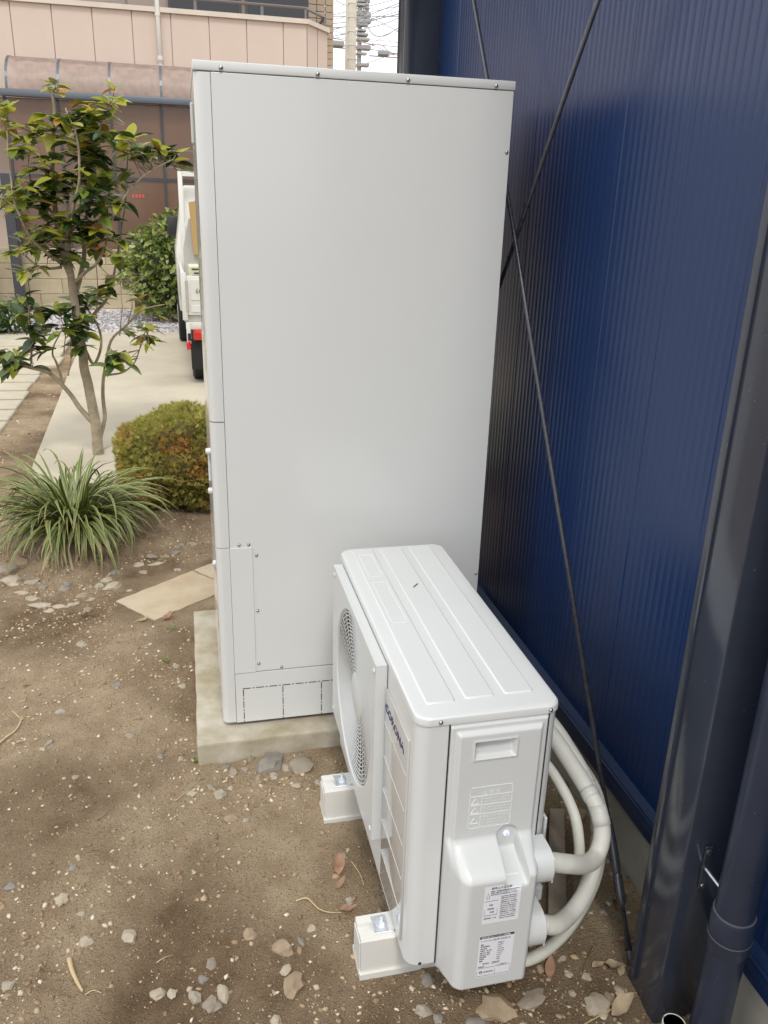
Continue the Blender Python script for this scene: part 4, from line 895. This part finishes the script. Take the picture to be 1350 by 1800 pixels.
# ------------------------------------------------------------------ camellia tree
TY = 3.45
tb = on(174, 785, 1, TY); tb.z = 0.0
tr = thing('camellia_tree', 'young evergreen tree with pale trunk and glossy dark green leaves', 'tree', tb)
def tp_(u, v, dy=0.0): return on(u, v, 1, TY + dy)
BR = []
def branch(pts, r0, r1, nm='branch', n=9, keep=True):
    P = catmull([tp_(*p) for p in pts], 5); k = len(P)
    for i in range(1, k - 1): P[i] += Vector((noise.noise(P[i] * 9), noise.noise(P[i] * 9 + Vector((3, 0, 0))), 0)) * 0.008
    B().tube(P, [r0 + (r1 - r0) * (i / (k - 1)) ** 0.8 for i in range(k)], n).build(nm, 'bark', tr, smooth=True)
    if keep: BR.extend(P[2:])
branch([(176, 815), (172, 780), (163, 720), (150, 655), (142, 600), (132, 540), (124, 480), (116, 420)], 0.040, 0.021, 'trunk', 12)
branch([(124, 480), (110, 440), (98, 380), (92, 300), (96, 220), (92, 160)], 0.026, 0.006)
branch([(130, 520, .02), (145, 470, .1), (150, 400, .15), (160, 320, .15), (172, 240, .1), (190, 185, .1)], 0.020, 0.005)
branch([(165, 745), (140, 715), (113, 680), (85, 655), (50, 645), (10, 632, -.1), (-15, 620, -.1)], 0.020, 0.006)
branch([(112, 680), (100, 640), (92, 620), (105, 585, -.05)], 0.010, 0.004)
branch([(176, 770, .05), (184, 730, .08), (180, 690, .08), (184, 655, .08), (195, 600, .05), (225, 570), (250, 545, -.05), (290, 535, -.05)], 0.017, 0.004)
branch([(184, 660, .08), (215, 655, .05), (235, 640), (245, 615, -.05), (262, 580, -.1)], 0.008, 0.003)
branch([(142, 600, .03), (165, 640, .05), (178, 600, .1), (168, 565, .1), (155, 545, .1)], 0.012, 0.006)
branch([(160, 560, .1), (190, 520, .15), (205, 460, .2), (215, 400, .2), (222, 340, .2), (225, 270, .15)], 0.012, 0.004)
branch([(128, 500), (150, 478, -.05), (172, 462, -.1), (185, 430, -.1), (200, 380, -.15), (240, 320, -.15), (285, 290, -.15), (305, 280, -.15)], 0.012, 0.003)
branch([(120, 470), (90, 450, -.1), (60, 425, -.15), (35, 380, -.2), (20, 320, -.2), (12, 230, -.2)], 0.014, 0.004)
branch([(108, 470, .05), (70, 470, .1), (30, 440, .15), (0, 450, .2), (-20, 430, .2)], 0.010, 0.004)
branch([(55, 640, -.02), (52, 560, .0), (50, 500, .05), (30, 480, .1), (5, 470, .1)], 0.008, 0.003)
branch([(116, 420), (130, 360, -.15), (140, 300, -.2), (135, 240, -.2), (115, 190, -.15)], 0.013, 0.004)
branch([(98, 380), (60, 340, .1), (50, 280, .1), (60, 235, .05)], 0.010, 0.003)
for (a, b_) in (((170, 560, .1), (165, 430, .15)), ((210, 590), (212, 500, .05)), ((225, 570), (232, 510, .05)), ((240, 600, -.05), (270, 555, -.05)), ((120, 660), (122, 600)), ((112, 620), (108, 560))): branch([a, ((a[0] + b_[0]) / 2 + 4, (a[1] + b_[1]) / 2), b_], 0.005, 0.002, n=5)
CL = [(92, 145, 22, 20, 4, 2), (160, 190, 20, 22, 4, 2), (205, 172, 22, 16, 4, 2), (110, 215, 36, 34, 10, 1), (172, 232, 45, 32, 12, 1), (222, 250, 32, 24, 8, 1), (62, 252, 32, 38, 8, 1.3), (130, 290, 62, 36, 20, .5), (262, 270, 28, 16, 7, 1.2),
      (298, 286, 18, 20, 6, .3), (62, 335, 46, 34, 13, .6), (132, 345, 60, 40, 22, .2), (192, 330, 36, 36, 12, .4), (18, 200, 22, 20, 4, 2), (15, 250, 16, 20, 3, 2), (8, 345, 18, 34, 5, 1.6), (92, 400, 52, 34, 16, .3), (165, 410, 38, 30, 10, .5),
      (40, 425, 36, 26, 7, 1.2), (115, 445, 26, 20, 6, 0), (100, 555, 50, 36, 13, 0), (150, 535, 14, 18, 3, 0), (28, 622, 34, 28, 8, 0), (66, 592, 24, 26, 6, .1), (205, 622, 26, 24, 6, .1), (142, 590, 18, 20, 4, 0), (240, 570, 34, 32, 6, 1.3), (262, 592, 14, 18, 3, 2), (225, 500, 34, 36, 4, 1.2), (30, 545, 30, 24, 5, .2), (60, 480, 28, 18, 4, 1.2), (185, 520, 24, 20, 3, .9), (200, 440, 30, 24, 5, .9)]
LEAVES = []; tw = B(); BRA = np.array(BR)
for (u, v, ru, rv, nro, lime) in CL:
    c = tp_(u, v)
    for _ in range(int(nro * 1.35 + .5)):
        while True:
            q = Vector((random.uniform(-1, 1), random.uniform(-1, 1), random.uniform(-1, 1)))
            if q.length < 1: break
        p = c + Vector((q.x * ru * 0.0038, q.y * 0.30, q.z * rv * 0.0038))
        k = int(np.argmin(((BRA - np.array(p)) ** 2).sum(1))); s_ = Vector(BRA[k]); mid = (s_ + p) / 2 + Vector((random.uniform(-.03, .03), random.uniform(-.03, .03), random.uniform(-.03, .01)))
        tw.tube(catmull([s_, mid, p], 3), [0.0032, 0.003, 0.0028, 0.0024, 0.0022, 0.002, 0.0016], 4)
        dirn = (p - s_); dirn = dirn.normalized() if dirn.length > .01 else Vector((0, 0, 1))
        for j in range(random.choice((3, 4, 4, 5, 5, 6))):
            a = random.uniform(0, 2 * math.pi)
            d_ = (dirn * 0.5 + Vector((math.cos(a), math.sin(a), random.uniform(-.55, .45)))).normalized()
            x = random.random()
            tone = 'leaf_lime' if x < .10 + .26 * lime else 'leaf_orange' if x < .115 + .31 * lime else 'leaf_mid' if x < .115 + .31 * lime + .34 else 'leaf_dark'
            LEAVES.append((p - dirn * random.uniform(0, .05), d_, random.uniform(.088, .132) * (0.85 if lime > 1 else 1.05), tone))
tag(tw.build('twigs', 'twig', tr), kind='stuff')
LT = {}
for tone in ('leaf_dark', 'leaf_mid', 'leaf_lime', 'leaf_orange'):
    LT[tone] = []
    for i in range(3):
        V, F = leaf_mesh(1.0, random.uniform(.46, .56), random.uniform(.15, .4), random.uniform(.02, .25), 6); me = np_mesh('leaf', V, F); me.materials.append(MATS[tone]); me.polygons.foreach_set('use_smooth', np.ones(len(F), bool)); LT[tone].append((me, V, F))
def leafM(p, d_, s_):
    x = d_; y = Vector((random.uniform(-.4, .4), random.uniform(-.4, .4), 1)).cross(x); y.normalize(); z = x.cross(y)
    return Matrix(((x.x * s_, y.x * s_, z.x * s_, p.x), (x.y * s_, y.y * s_, z.y * s_, p.y), (x.z * s_, y.z * s_, z.z * s_, p.z), (0, 0, 0, 1)))
LEAVES.sort(key=lambda q: (q[0] - CAM).length)
rest = {}
for i, (p, d_, s_, tone) in enumerate(LEAVES):
    M = leafM(p - tb, d_, s_); me, V, F = LT[tone][i % 3]
    if i < 300:
        o = bpy.data.objects.new('leaf', me); COL.objects.link(o); o.parent = tr; o.matrix_basis = M
    else:
        M = np.array(M); rest.setdefault(tone, []).append((V @ M[:3, :3].T + M[:3, 3], F))
for tone, L in rest.items():
    V, F = merge(L); tag(link('foliage', np_mesh('foliage', V, F), tone, tr, smooth=True, local=True, org=False), kind='stuff')

# ------------------------------------------------------------------ broad-leaved bush behind the driveway
bc = Vector((-0.12, 10.55, 0.0)); bu = thing('leafy_bush', 'bushy evergreen with bright yellow green leaves before the glazed sunroom', 'bush', bc)
lumpy('inner_twigs', bc + Vector((0.0, 0.1, 0.75)), 0.72, 0.5, 0.62, 'hedge_core', bu)
V, F = leaf_mesh(1, .5, .3, .2, 4); F = np.concatenate([F[:, :3], F[:, [0, 2, 3]]])
N = 3600; n_ = RNG.normal(size=(N, 3)); n_ /= np.linalg.norm(n_, axis=1, keepdims=True)
lump = np.array([noise.noise(Vector(q) * 2.4) * 0.28 for q in n_])
P = n_ * (RNG.uniform(0.8, 1.02, N) * (1 + lump))[:, None] * np.array([0.85, 0.6, 0.70]) + np.array(bc + Vector((0, 0, .78)))
tag(link('foliage', scatter_mesh('foliage', (V, F), frames(n_ * np.array([1, 1, .3]) + RNG.normal(0, .5, (N, 3)) + np.array([0, 0, -.15]), RNG.uniform(.07, .125, N)), P), 'hedge_leaf', bu, smooth=True), kind='stuff')
for i in range(7): B().tube([bc + Vector((random.uniform(-.5, .5), random.uniform(-.2, .2), 0)), bc + Vector((random.uniform(-.6, .6), -.3, .6))], [.014, .008], 6).build('stem', 'twig', bu)
for i, (u, v, yb_, rx, hz) in enumerate(((20, 560, 9.3, .30, .20), (-40, 560, 9.3, .35, .3))):
    c = on(u, v, 1, yb_); c.z = 0.0; lb = thing('low_plant', ('small dark leafed plant beside the stone path', 'dark leafy plant at the far side of the stone path')[i], 'plant', c)
    N = 220; n_ = RNG.normal(size=(N, 3)); n_ /= np.linalg.norm(n_, axis=1, keepdims=True); P = n_ * np.array([rx, rx, hz]) * RNG.uniform(.3, 1, N)[:, None] + np.array(c + Vector((0, 0, hz)))
    tag(link('foliage', scatter_mesh('foliage', (V, F), frames(n_ + RNG.normal(0, .5, (N, 3)), RNG.uniform(.08, .14, N)), P), 'leaf_dark', lb, smooth=True), kind='stuff')
for i, (u, v, w, h, lab) in enumerate(((45, 545, 46, 22, 'wide grey garden rock at the end of the stone path'), (100, 548, 40, 18, 'rounded garden rock at the edge of the pebble bed'), (262, 556, 34, 12, 'ochre garden rock at the foot of the leafy bush'), (292, 552, 30, 16, 'blue grey garden rock beside the ochre one'))):
    p = on(u, v, 2, 0.0); k = (p - CAM).length / FPX / 2; me = stone_mesh(300 + i, w * k, w * k * .6, h * k * 1.2); me.transform(Matrix.Translation((p.x, p.y, h * k * .6)))
    tag(link('garden_rock', me, ('stone_1', 'stone_0', 'stone_4', 'stone_3')[i], smooth=True), lab, 'rock')

# ------------------------------------------------------------------ low block wall and sunroom
bw = thing('block_wall', 'low beige block wall behind the pebble bed', 'wall', (-3.2, 12.2, 0))
for r_ in range(4):
    for c_ in range(8):
        x0 = -6.6 + c_ * 0.7 + (0.35 if r_ % 2 else 0); 
        if x0 + .69 > -0.6: continue
        B().box(x0, x0 + 0.692, 12.22, 12.36, r_ * 0.235, r_ * 0.235 + 0.229, 0.006, 1).build('block', 'beige_wall', bw)
B().box(-6.6, -0.95, 12.24, 12.34, 0.0, 0.93).build('mortar', 'beige_wall', bw)
SY = 12.5
sr = thing('sunroom', 'glazed sunroom with smoke brown panes, curved roof and blue grey frame', 'sunroom', (-0.5, SY, 0))
def sx_(u, v): return on(u, v, 1, SY)
zg = sx_(170, 172).z; zr = sx_(170, 312).z; xl = sx_(8, 180).x
mx = [sx_(10 + 0, 260).x, sx_(199, 260).x - (sx_(287, 260).x - sx_(199, 260).x), sx_(199, 260).x, sx_(287, 260).x]; stp = mx[3] - mx[2]
mx = [mx[2] + stp * i for i in range(-2, 6)]; mx[0] = xl
B().box(xl - .06, mx[-1] + .05, SY - .16, SY - .02, zg - .055, zg + .05, .03, 2).build('gutter', 'bluegrey_metal', sr, smooth=40)
for i, x in enumerate(mx):
    B().box(x - .02, x + .02, SY - .02, SY + .04, 0.1, zg - .05, .004, 1).build('mullion', 'frame_dark', sr)
    if i < len(mx) - 1:
        B().box(x + .021, mx[i + 1] - .021, SY + .005, SY + .012, 0.1, zr - .022).build('pane', 'smoke_pane', sr)
        B().box(x + .021, mx[i + 1] - .021, SY + .005, SY + .012, zr + .022, zg - .056).build('pane', 'smoke_pane', sr)
        B().box(x + .021, mx[i + 1] - .021, SY - .018, SY + .03, zr - .02, zr + .02).build('rail', 'frame_dark', sr)
arc = [(SY - .10 + 0.62 * (1 - math.cos(R(a))), zg + .05 + 0.52 * math.sin(R(a))) for a in range(0, 91, 9)] + [(SY + 1.3, zg + .62)]
rx_ = [sx_(12, 140).x, sx_(103, 145).x, sx_(193, 148).x, sx_(283, 152).x]; rs = (rx_[3] - rx_[1]) / 2
rx_ = rx_ + [rx_[3] + rs * i for i in range(1, 5)]
for i, x in enumerate(rx_):
    B().poly([(x - .018, y, z + .006) for y, z in arc] + [(x + .018, y, z + .006) for y, z in arc] + [(x - .018, y, z - .02) for y, z in arc] + [(x + .018, y, z - .02) for y, z in arc],
             [f for k in range(len(arc) - 1) for n in [len(arc)] for f in ([k, k + 1, n + k + 1, n + k], [2 * n + k, 2 * n + k + 1, k + 1, k], [n + k, n + k + 1, 3 * n + k + 1, 3 * n + k], [3 * n + k, 3 * n + k + 1, 2 * n + k + 1, 2 * n + k])]).build('roof_rib', 'bluegrey_metal', sr)
    if i < len(rx_) - 1:
        b = B(); n = len(arc); b.poly([(x + .019, y, z) for y, z in arc] + [(rx_[i + 1] - .019, y, z) for y, z in arc], [[k, k + 1, n + k + 1, n + k] for k in range(n - 1)]); b.build('roof_panel', 'smoke_roof', sr, smooth=True)
for x in (sx_(240, 345).x, sx_(246, 345).x, sx_(252, 345).x, sx_(234, 345).x): B().box(x - .016, x + .016, SY - .004, SY + .003, sx_(245, 348).z, sx_(245, 342).z, .002, 1).build('notice', 'red_mark', sr)
# dark gate posts left of the sunroom
for i, (u, w) in enumerate(((22, .14), (-30, .14))):
    x = on(u, 400, 1, 12.0).x; g = B().box(x - w / 2, x + w / 2, 11.9, 12.06, 0.0, 2.02, .01, 1).build('gate_post', 'frame_dark'); tag(g, ('square blue grey post at the corner of the sunroom', 'square blue grey post further along the block wall')[i], 'post')

# ------------------------------------------------------------------ pink house with balcony
HY = 13.9
def hxz(u, v): return on(u, v, 1, HY)
ho = thing('pink_house', 'pale pink two storey house with panelled balcony and bronze railing', 'house', (0, HY, 0))
zc0 = hxz(300, 24).z; zc1 = hxz(300, 15).z; xr = hxz(540, 90).x; js = [hxz(u, 60).x for u in (22, 93, 163, 233, 303, 368)]; st = (js[-1] - js[0]) / 5
js = [js[0] + st * i for i in range(-9, 20)]; js = [x for x in js if x < xr - .1] + [xr]
zl = 3.25
for i in range(len(js) - 1):
    B().box(js[i] + .006, js[i + 1] - .006, HY, HY + .03, zl, zc0, .004, 1).build('wall_panel', 'pink_wall', ho)
ch = Vector((0.46, 0.62, 0)); 
for k in range(2):
    p0 = Vector((xr, HY, 0)) + ch * (k / 2 + .01); p1 = Vector((xr, HY, 0)) + ch * ((k + 1) / 2 - .01); nrm = Vector((-.0, .04, 0))
    B().prism([(p0.x, p0.y), (p1.x, p1.y), (p1.x + nrm.x, p1.y + nrm.y), (p0.x + nrm.x, p0.y + nrm.y)], 2, zl, zc0 ).build('wall_panel', 'pink_wall', ho)
e_ = Vector((xr, HY, 0)) + ch
B().box(js[0], xr, HY + .031, HY + .14, zl, zc0 - .002).build('balcony_core', 'pink_wall', ho)
B().box(e_.x - .03, e_.x + .0, e_.y + .01, e_.y + 4.5, 0, zc0).build('wall', 'pink_wall', ho)
cp = [(js[0], HY - .05), (xr + .02, HY - .05), (e_.x + .04, e_.y - .03), (e_.x + .04, e_.y + 1.2), (e_.x - .14, e_.y + 1.2), (e_.x - .14, e_.y + .06), (xr - .06, HY + .16), (js[0], HY + .16)]
B().prism(cp, 2, zc0 + .001, zc1).build('coping', 'coping', ho)
zt_ = hxz(470, 14).z; xs_ = hxz(300, 0).x
for (z, r_) in ((hxz(540, 14).z, .028),):
    rl = B().tube([(js[0], HY + .05, z), (xr, HY + .05, z), (e_.x - .05, e_.y + .03, z), (e_.x - .05, e_.y + 1.1, z)], r_, 8).build('railing', 'rail_bronze', ho)
    x = js[3]
    while x < xr: B().box(x - .025, x + .025, HY + .03, HY + .07, zc1, z - .02).build('baluster', 'rail_bronze', rl); x += 1.12
    B().box(e_.x - .07, e_.x - .03, e_.y - .02, e_.y + .04, zc1, z).build('baluster', 'rail_bronze', rl); B().box(xr - .04, xr, HY + .03, HY + .07, zc1, z).build('baluster', 'rail_bronze', rl)
UY = HY + 1.15
B().box(js[0], e_.x - .035, UY + .03, UY + 3.5, 3.2, 6.6).build('upper_wall', 'pink_wall', ho)
for (x0, x1) in ((xs_ - .05, xs_ + 1.25), (xs_ + 1.32, xs_ + 2.6), (xs_ - 3.2, xs_ - 1.9)):
    wv = B().box(x0, x1, UY - .02, UY + .028, 4.05, 6.0).build('window', 'window_frame', ho); B().box(x0 + .05, x1 - .05, UY - .03, UY - .021, 4.1, 5.95).build('pane', 'dark_glass', wv)
xq = hxz(546, 5).x + .12
for r_ in range(12):
    for c_ in range(3): B().box(xq + c_ * .16, xq + c_ * .16 + .15, UY - .04, UY + .03, 4.1 + r_ * .11, 4.1 + r_ * .11 + .1, .004, 1).build('tile', 'house_tile', ho)
B().box(js[0], xr - .2, HY + .15, UY + .03, 3.2, 3.28).build('balcony_floor', 'coping', ho)
B().box(js[0], e_.x - .035, HY + 1.25, HY + 4.5, 0.0, 3.2).build('lower_wall', 'pink_wall', ho)
B().box(js[0] - .5, e_.x + .5, HY - .3, HY + 5, 6.6, 6.8).build('roof', 'window_frame', ho)
xd = hxz(279, 60).x
dn = B().tube([(xd, HY - .05, 2.9), (xd, HY - .05, 6.6)], .038, 12).build('downpipe', 'white_pipe', ho, smooth=True)
for v in (26, 118, 103): B().tube([(xd, HY - .05, hxz(279, v).z - .03), (xd, HY - .05, hxz(279, v).z + .03)], .046, 12).build('pipe_band', 'white_pipe', dn)

# ------------------------------------------------------------------ truck parked on the driveway
TRY = 5.72
tk0 = on(327, 640, 1, TRY); tk0.z = 0.012
tu = thing('small_truck', 'white flatbed truck seen from its tailgate, loaded with boards and cartons', 'truck', tk0, rz=R(1.2))
def tbx(nm, x0, x1, y0, y1, z0, z1, m_, parent=None, bev=.006): return B().box(x0, x1, y0, y1, z0, z1, bev, 2).build(nm, m_, parent or tu, smooth=40, local=True)
tbx('bed_floor', .01, 1.60, .04, 2.02, .60, .66, 'truck_white')
tgx = tbx('tailgate', .045, 1.565, 0, .035, .665, 1.02, 'truck_white')
def sub(parent, b, nm, m_):   # sub-part given in truck coordinates
    o = b.build(nm, m_, parent, local=True); o.location = o.location - ORG[parent.name]; return o
for (x0, x1) in ((.075, .70), (.86, 1.535)): sub(tgx, B().box(x0, x1, -.006, .0, .80, .99, .003, 1), 'pressed_field', 'truck_white'); sub(tgx, B().box(x0, x1, -.006, .0, .69, .76, .003, 1), 'pressed_field', 'truck_white')
sub(tgx, B().box(.03, .055, -.012, .012, .70, .98, .003, 1), 'latch', 'truck_grey')
for (x0, x1) in ((0.0, .035), (1.575, 1.61)): tbx('side_gate', x0, x1, .04, 2.02, .665, 1.02, 'truck_white')
tbx('corner_post', -.005, .042, -.006, .035, .62, 1.05, 'truck_white'); tbx('corner_post', 1.568, 1.615, -.006, .035, .62, 1.05, 'truck_white')
tbx('rear_beam', .02, 1.59, .02, .07, .53, .60, 'truck_white')
for s_ in (0, 1):
    xx = (lambda a: a) if s_ == 0 else (lambda a: 1.61 - a)
    def bb(nm, a, b_, *r_): return tbx(nm, min(xx(a), xx(b_)), max(xx(a), xx(b_)), *r_)
    bb('tail_lamp', .085, .36, -.01, .03, .435, .535, 'red_lens'); bb('reflector', .015, .055, -.012, .01, .345, .42, 'red_lens'); bb('lamp_bracket', .022, .06, .0, .03, .40, .60, 'truck_white'); bb('side_marker', .03, .06, -.012, -.001, .43, .50, 'black_plastic')
    bb('mudflap', .055, .34, .05, .056, .15, .44, 'rubber')
def wheel(x0, x1, y, r):
    def ringp(rr, xa): return [(xa, y + rr * math.cos(2 * math.pi * j / 28), r + rr * math.sin(2 * math.pi * j / 28)) for j in range(28)]
    w = B(); w.tube([(x0, y, r), (x0 + .015, y, r), (x1 - .015, y, r), (x1, y, r)], [r * .93, r, r, r * .93], 28); w = w.build('wheel', 'rubber', tu, smooth=40, local=True)
    sub(w, B().tube([(x0 - .004, y, r), (x0 + .01, y, r)], r * .6, 20), 'rim', 'truck_grey')
wheel(.07, .25, .40, .285); wheel(1.36, 1.54, .40, .285); wheel(-.02, .15, 2.95, .285); wheel(1.46, 1.63, 2.95, .285)
tbx('chassis', .45, 1.15, .06, 3.3, .38, .58, 'black_plastic')
cb = B(); cy0, cy1 = 2.12, 3.42
cb.poly([(0, cy0, .45), (1.61, cy0, .45), (1.61, cy1, .45), (0, cy1, .45), (-.015, cy0, 1.12), (1.625, cy0, 1.12), (1.625, cy1, 1.12), (-.015, cy1, 1.12), (.10, cy0 + .04, 1.84), (1.51, cy0 + .04, 1.84), (1.51, cy1 - .5, 1.84), (.10, cy1 - .5, 1.84)],
        [[0, 1, 5, 4], [1, 2, 6, 5], [2, 3, 7, 6], [3, 0, 4, 7], [4, 5, 9, 8], [5, 6, 10, 9], [6, 7, 11, 10], [7, 4, 8, 11], [8, 9, 10, 11], [3, 2, 1, 0]])
bmesh.ops.bevel(cb.bm, geom=cb.bm.edges[:], offset=.03, segments=2, profile=.5, affect='EDGES'); cab = cb.build('cab', 'truck_white', tu, smooth=40, local=True)
sub(cab, B().box(.22, 1.39, cy0 - .008, cy0 + .03, 1.28, 1.68, .01, 1), 'rear_window', 'dark_glass')
mp = on(305, 397, 1, TRY + 3.0); mv = Matrix.Rotation(-R(1.2), 3, 'Z') @ (mp - tk0)
mr = tbx('mirror', mv.x - .075, mv.x + .07, mv.y - .03, mv.y + .03, mv.z - .12, mv.z + .12, 'black_plastic', bev=.03)
sub(mr, B().tube([(mv.x, mv.y, mv.z - .1), (.06, mv.y - .1, 1.2)], .012, 6), 'mirror_arm', 'black_plastic')
# headboard guard frame
gf = tbx('guard_frame', .05, .10, 2.0, 2.05, .66, 1.98, 'truck_white')
sub(gf, B().box(.101, 1.51, 2.0, 2.05, 1.93, 1.98), 'cross_bar', 'truck_white'); sub(gf, B().box(1.51, 1.56, 2.0, 2.05, .66, 1.98), 'post', 'truck_white'); sub(gf, B().box(.101, 1.51, 2.01, 2.04, 1.40, 1.45), 'cross_bar', 'truck_white')
text('lettering', 'LITEACE', .052, Vector((tk0.x + .122, TRY - .010, .885)), (1, math.tan(R(1.2)), 0), (0, 0, 1), 'ink', None, shear=.25, extrude=.002)
lt_ = COL.objects[-1] if False else bpy.data.objects['lettering'] if False else [o for o in COL.objects if o.name.startswith('lettering')][-1]
lo = lt_.location.copy(); lt_.parent = tgx; M = (Matrix.Translation(tk0) @ Matrix.Rotation(R(1.2), 4, 'Z') @ Matrix.Translation(ORG[tgx.name])).inverted(); lt_.matrix_basis = M @ Matrix.Translation(lo)
def load(nm, b, m_, label, cat):
    o = b.build(nm, m_); M = Matrix.Translation(tk0) @ Matrix.Rotation(R(1.2), 4, 'Z'); o.location = M @ o.location; o.rotation_euler[2] = R(1.2); return tag(o, label, cat)
load('board', B().prism([(.165, 1.14), (.55, 1.14), (.55, 1.72), (.135, 1.66)], 1, 1.30, 1.33), 'cardboard', 'tan board standing in the bed of the white truck', 'board')
load('load_panel', B().prism([(.05, .662), (.42, .662), (.42, 1.45), (.13, 1.5), (.06, 1.2)], 1, 1.35, 1.42), 'truck_grey', 'dusty grey panel standing upright in the truck bed', 'panel')
ct = B().box(.075, .42, .10, .42, .98, 1.10, .006, 1); c_ = load('carton', ct, 'carton', 'pale yellow printed carton on top of the truck load', 'carton')
ORG[c_.name] = Vector((0, 0, 0))
for (a_, b_, z) in ((.10, .30, .025), (.12, .26, .05), (.10, .32, .085)):
    q = B().box(a_ - .2475, b_ - .2475, -.163, -.1605, z, z + .014).build('printed_band', 'ink', c_, local=True)
load('crate', B().box(.07, .60, .08, .50, .662, .978, .01, 1), 'black_plastic', 'dark plastic crate in the truck bed under the carton', 'crate')

# ------------------------------------------------------------------ utility poles and lines
def pole(nm, u0, u1, Y, label, m_):
    p0, p1 = on(u0, 60, 1, Y), on(u1, 60, 1, Y); x = (p0.x + p1.x) / 2; r_ = (p1.x - p0.x) / 2
    t = thing(nm, label, 'utility pole', (x, Y, 0)); B().tube([(x, Y, 0), (x, Y, 6), (x, Y, 12)], [r_ * 1.12, r_, r_ * .85], 20).build('shaft', m_, t, smooth=True); return t, x, r_
pa, xa, ra = pole('utility_pole', 607, 626, 22, 'thick pale concrete utility pole with step bolts', 'pole_conc')
for i, v in enumerate((-20, 10, 34, 59, 83, 107, 131)):
    z = on(617, v, 1, 22).z; B().tube([(xa - ra * .7, 22 - ra * .8, z), (xa - ra * .6, 22 - ra - .12, z), (xa + ra * .9, 22 - ra - .12, z), (xa + ra * 1.1, 22 - ra * .4, z)], .012, 5).build('step_bolt', 'pole_grey', pa)
pb_, xb, rb_ = pole('utility_pole', 628, 636, 30, 'slim darker utility pole crowded with insulators and clamps', 'pole_grey')
for i, v in enumerate((3, 10, 22, 26, 33, 38, 45, 55, 62, 70, 85, 95, 115)):
    z = on(634, v, 1, 30).z; s_ = random.uniform(.05, .12); B().box(xb - rb_ - .03, xb + rb_ + s_ * 2.5, 30 - rb_ - .15, 30 + rb_, z - s_ * .5, z + s_ * .5, .01, 1).build('clamp', ('equip', 'pole_grey')[i % 2], pb_)
for (u, v) in ((643, 2), (645, 12), (640, 24), (642, 33), (646, 18), (643, 48)):
    q = on(u, v, 1, 29.8); B().tube([q, q + Vector((0, 0, .06)), q + Vector((0, 0, .12)), q + Vector((0, 0, .18))], [.05, .085, .05, .07], 8).build('insulator', 'equip', pb_)
def lineset(pts, Y, r_, m_='wire', label='thin grey overhead line strung past the utility poles'):
    P = catmull([on(u, v, 1, Y) for u, v in pts], 6); d0 = (P[0] - P[1]).normalized(); d1 = (P[-1] - P[-2]).normalized()
    P = [P[0] + d0 * 9] + P + [P[-1] + d1 * 9]
    return tag(B().tube(P, r_, 5).build('power_line', m_), label, 'cable', 'overhead lines behind the house')
for (pts, r_) in ((((570, 42), (600, 40), (630, 34), (665, 20), (710, 2)), .014), (((570, 49), (600, 48), (640, 40), (670, 32), (705, 24)), .018), (((580, 29), (605, 29)), .012), (((640, 13), (680, 3), (710, -6)), .012), (((650, 21), (680, 15), (710, 9)), .010), (((655, 33), (680, 26), (710, 18)), .012), (((648, 49), (675, 42), (710, 28)), .014),
    (((647, 48), (655, 60), (668, 64), (685, 58), (705, 46)), .016), (((570, 55), (590, 55), (607, 61)), .010), (((575, 66), (590, 67), (605, 60)), .010), (((636, 75), (665, 79), (705, 83)), .013), (((636, 69), (670, 71), (705, 76)), .010), (((636, 84), (660, 88), (690, 93)), .014), (((590, 0), (600, 6), (608, 10)), .012), (((638, 114), (660, 106), (685, 97), (710, 90)), .012), (((662, 72), (680, 62), (710, 52)), .009), (((640, 96), (655, 94), (670, 92)), .008), (((585, 25), (597, 14), (604, 8)), .009)):
    sag = pts[len(pts) // 2][1] - (pts[0][1] + pts[-1][1]) / 2; left = pts[-1][0] < 620; thick = r_ > .0135
    lineset(pts, 27, r_, 'wire', '%s grey overhead line %s %s' % ('thick' if thick else 'thin', 'hanging in a deep loop' if abs(sag) > 6 else 'climbing steeply' if abs(pts[-1][1] - pts[0][1]) > 0.3 * abs(pts[-1][0] - pts[0][0]) else 'strung nearly level', 'between the house and the thick pole' if left else 'crossing in front of both poles' if pts[0][0] < 600 else 'running on past the slim pole'))
lineset(((658, 79), (672, 80), (690, 96), (710, 94)), 27, .014, 'wire_red', 'red sheathed overhead line beside the junction box')
for (u0, u1, v0, v1, lab) in ((582, 604, 73, 83, 'grey streetlight head mounted beside the thick utility pole'), (665, 684, 90, 99, 'small grey junction box hung on the overhead lines')):
    a_, b_ = on(u0, v1, 1, 26.5), on(u1, v0, 1, 26.5); t = thing('line_box', lab, 'line box', ((a_.x + b_.x) / 2, 26.5, a_.z))
    B().box(a_.x, b_.x, 26.35, 26.65, a_.z + .03, b_.z, .03, 2).build('housing', 'equip', t); B().tube([(a_.x - .3, 26.5, a_.z), (b_.x + .3, 26.5, a_.z)], .02, 6).build('arm', 'equip', t)
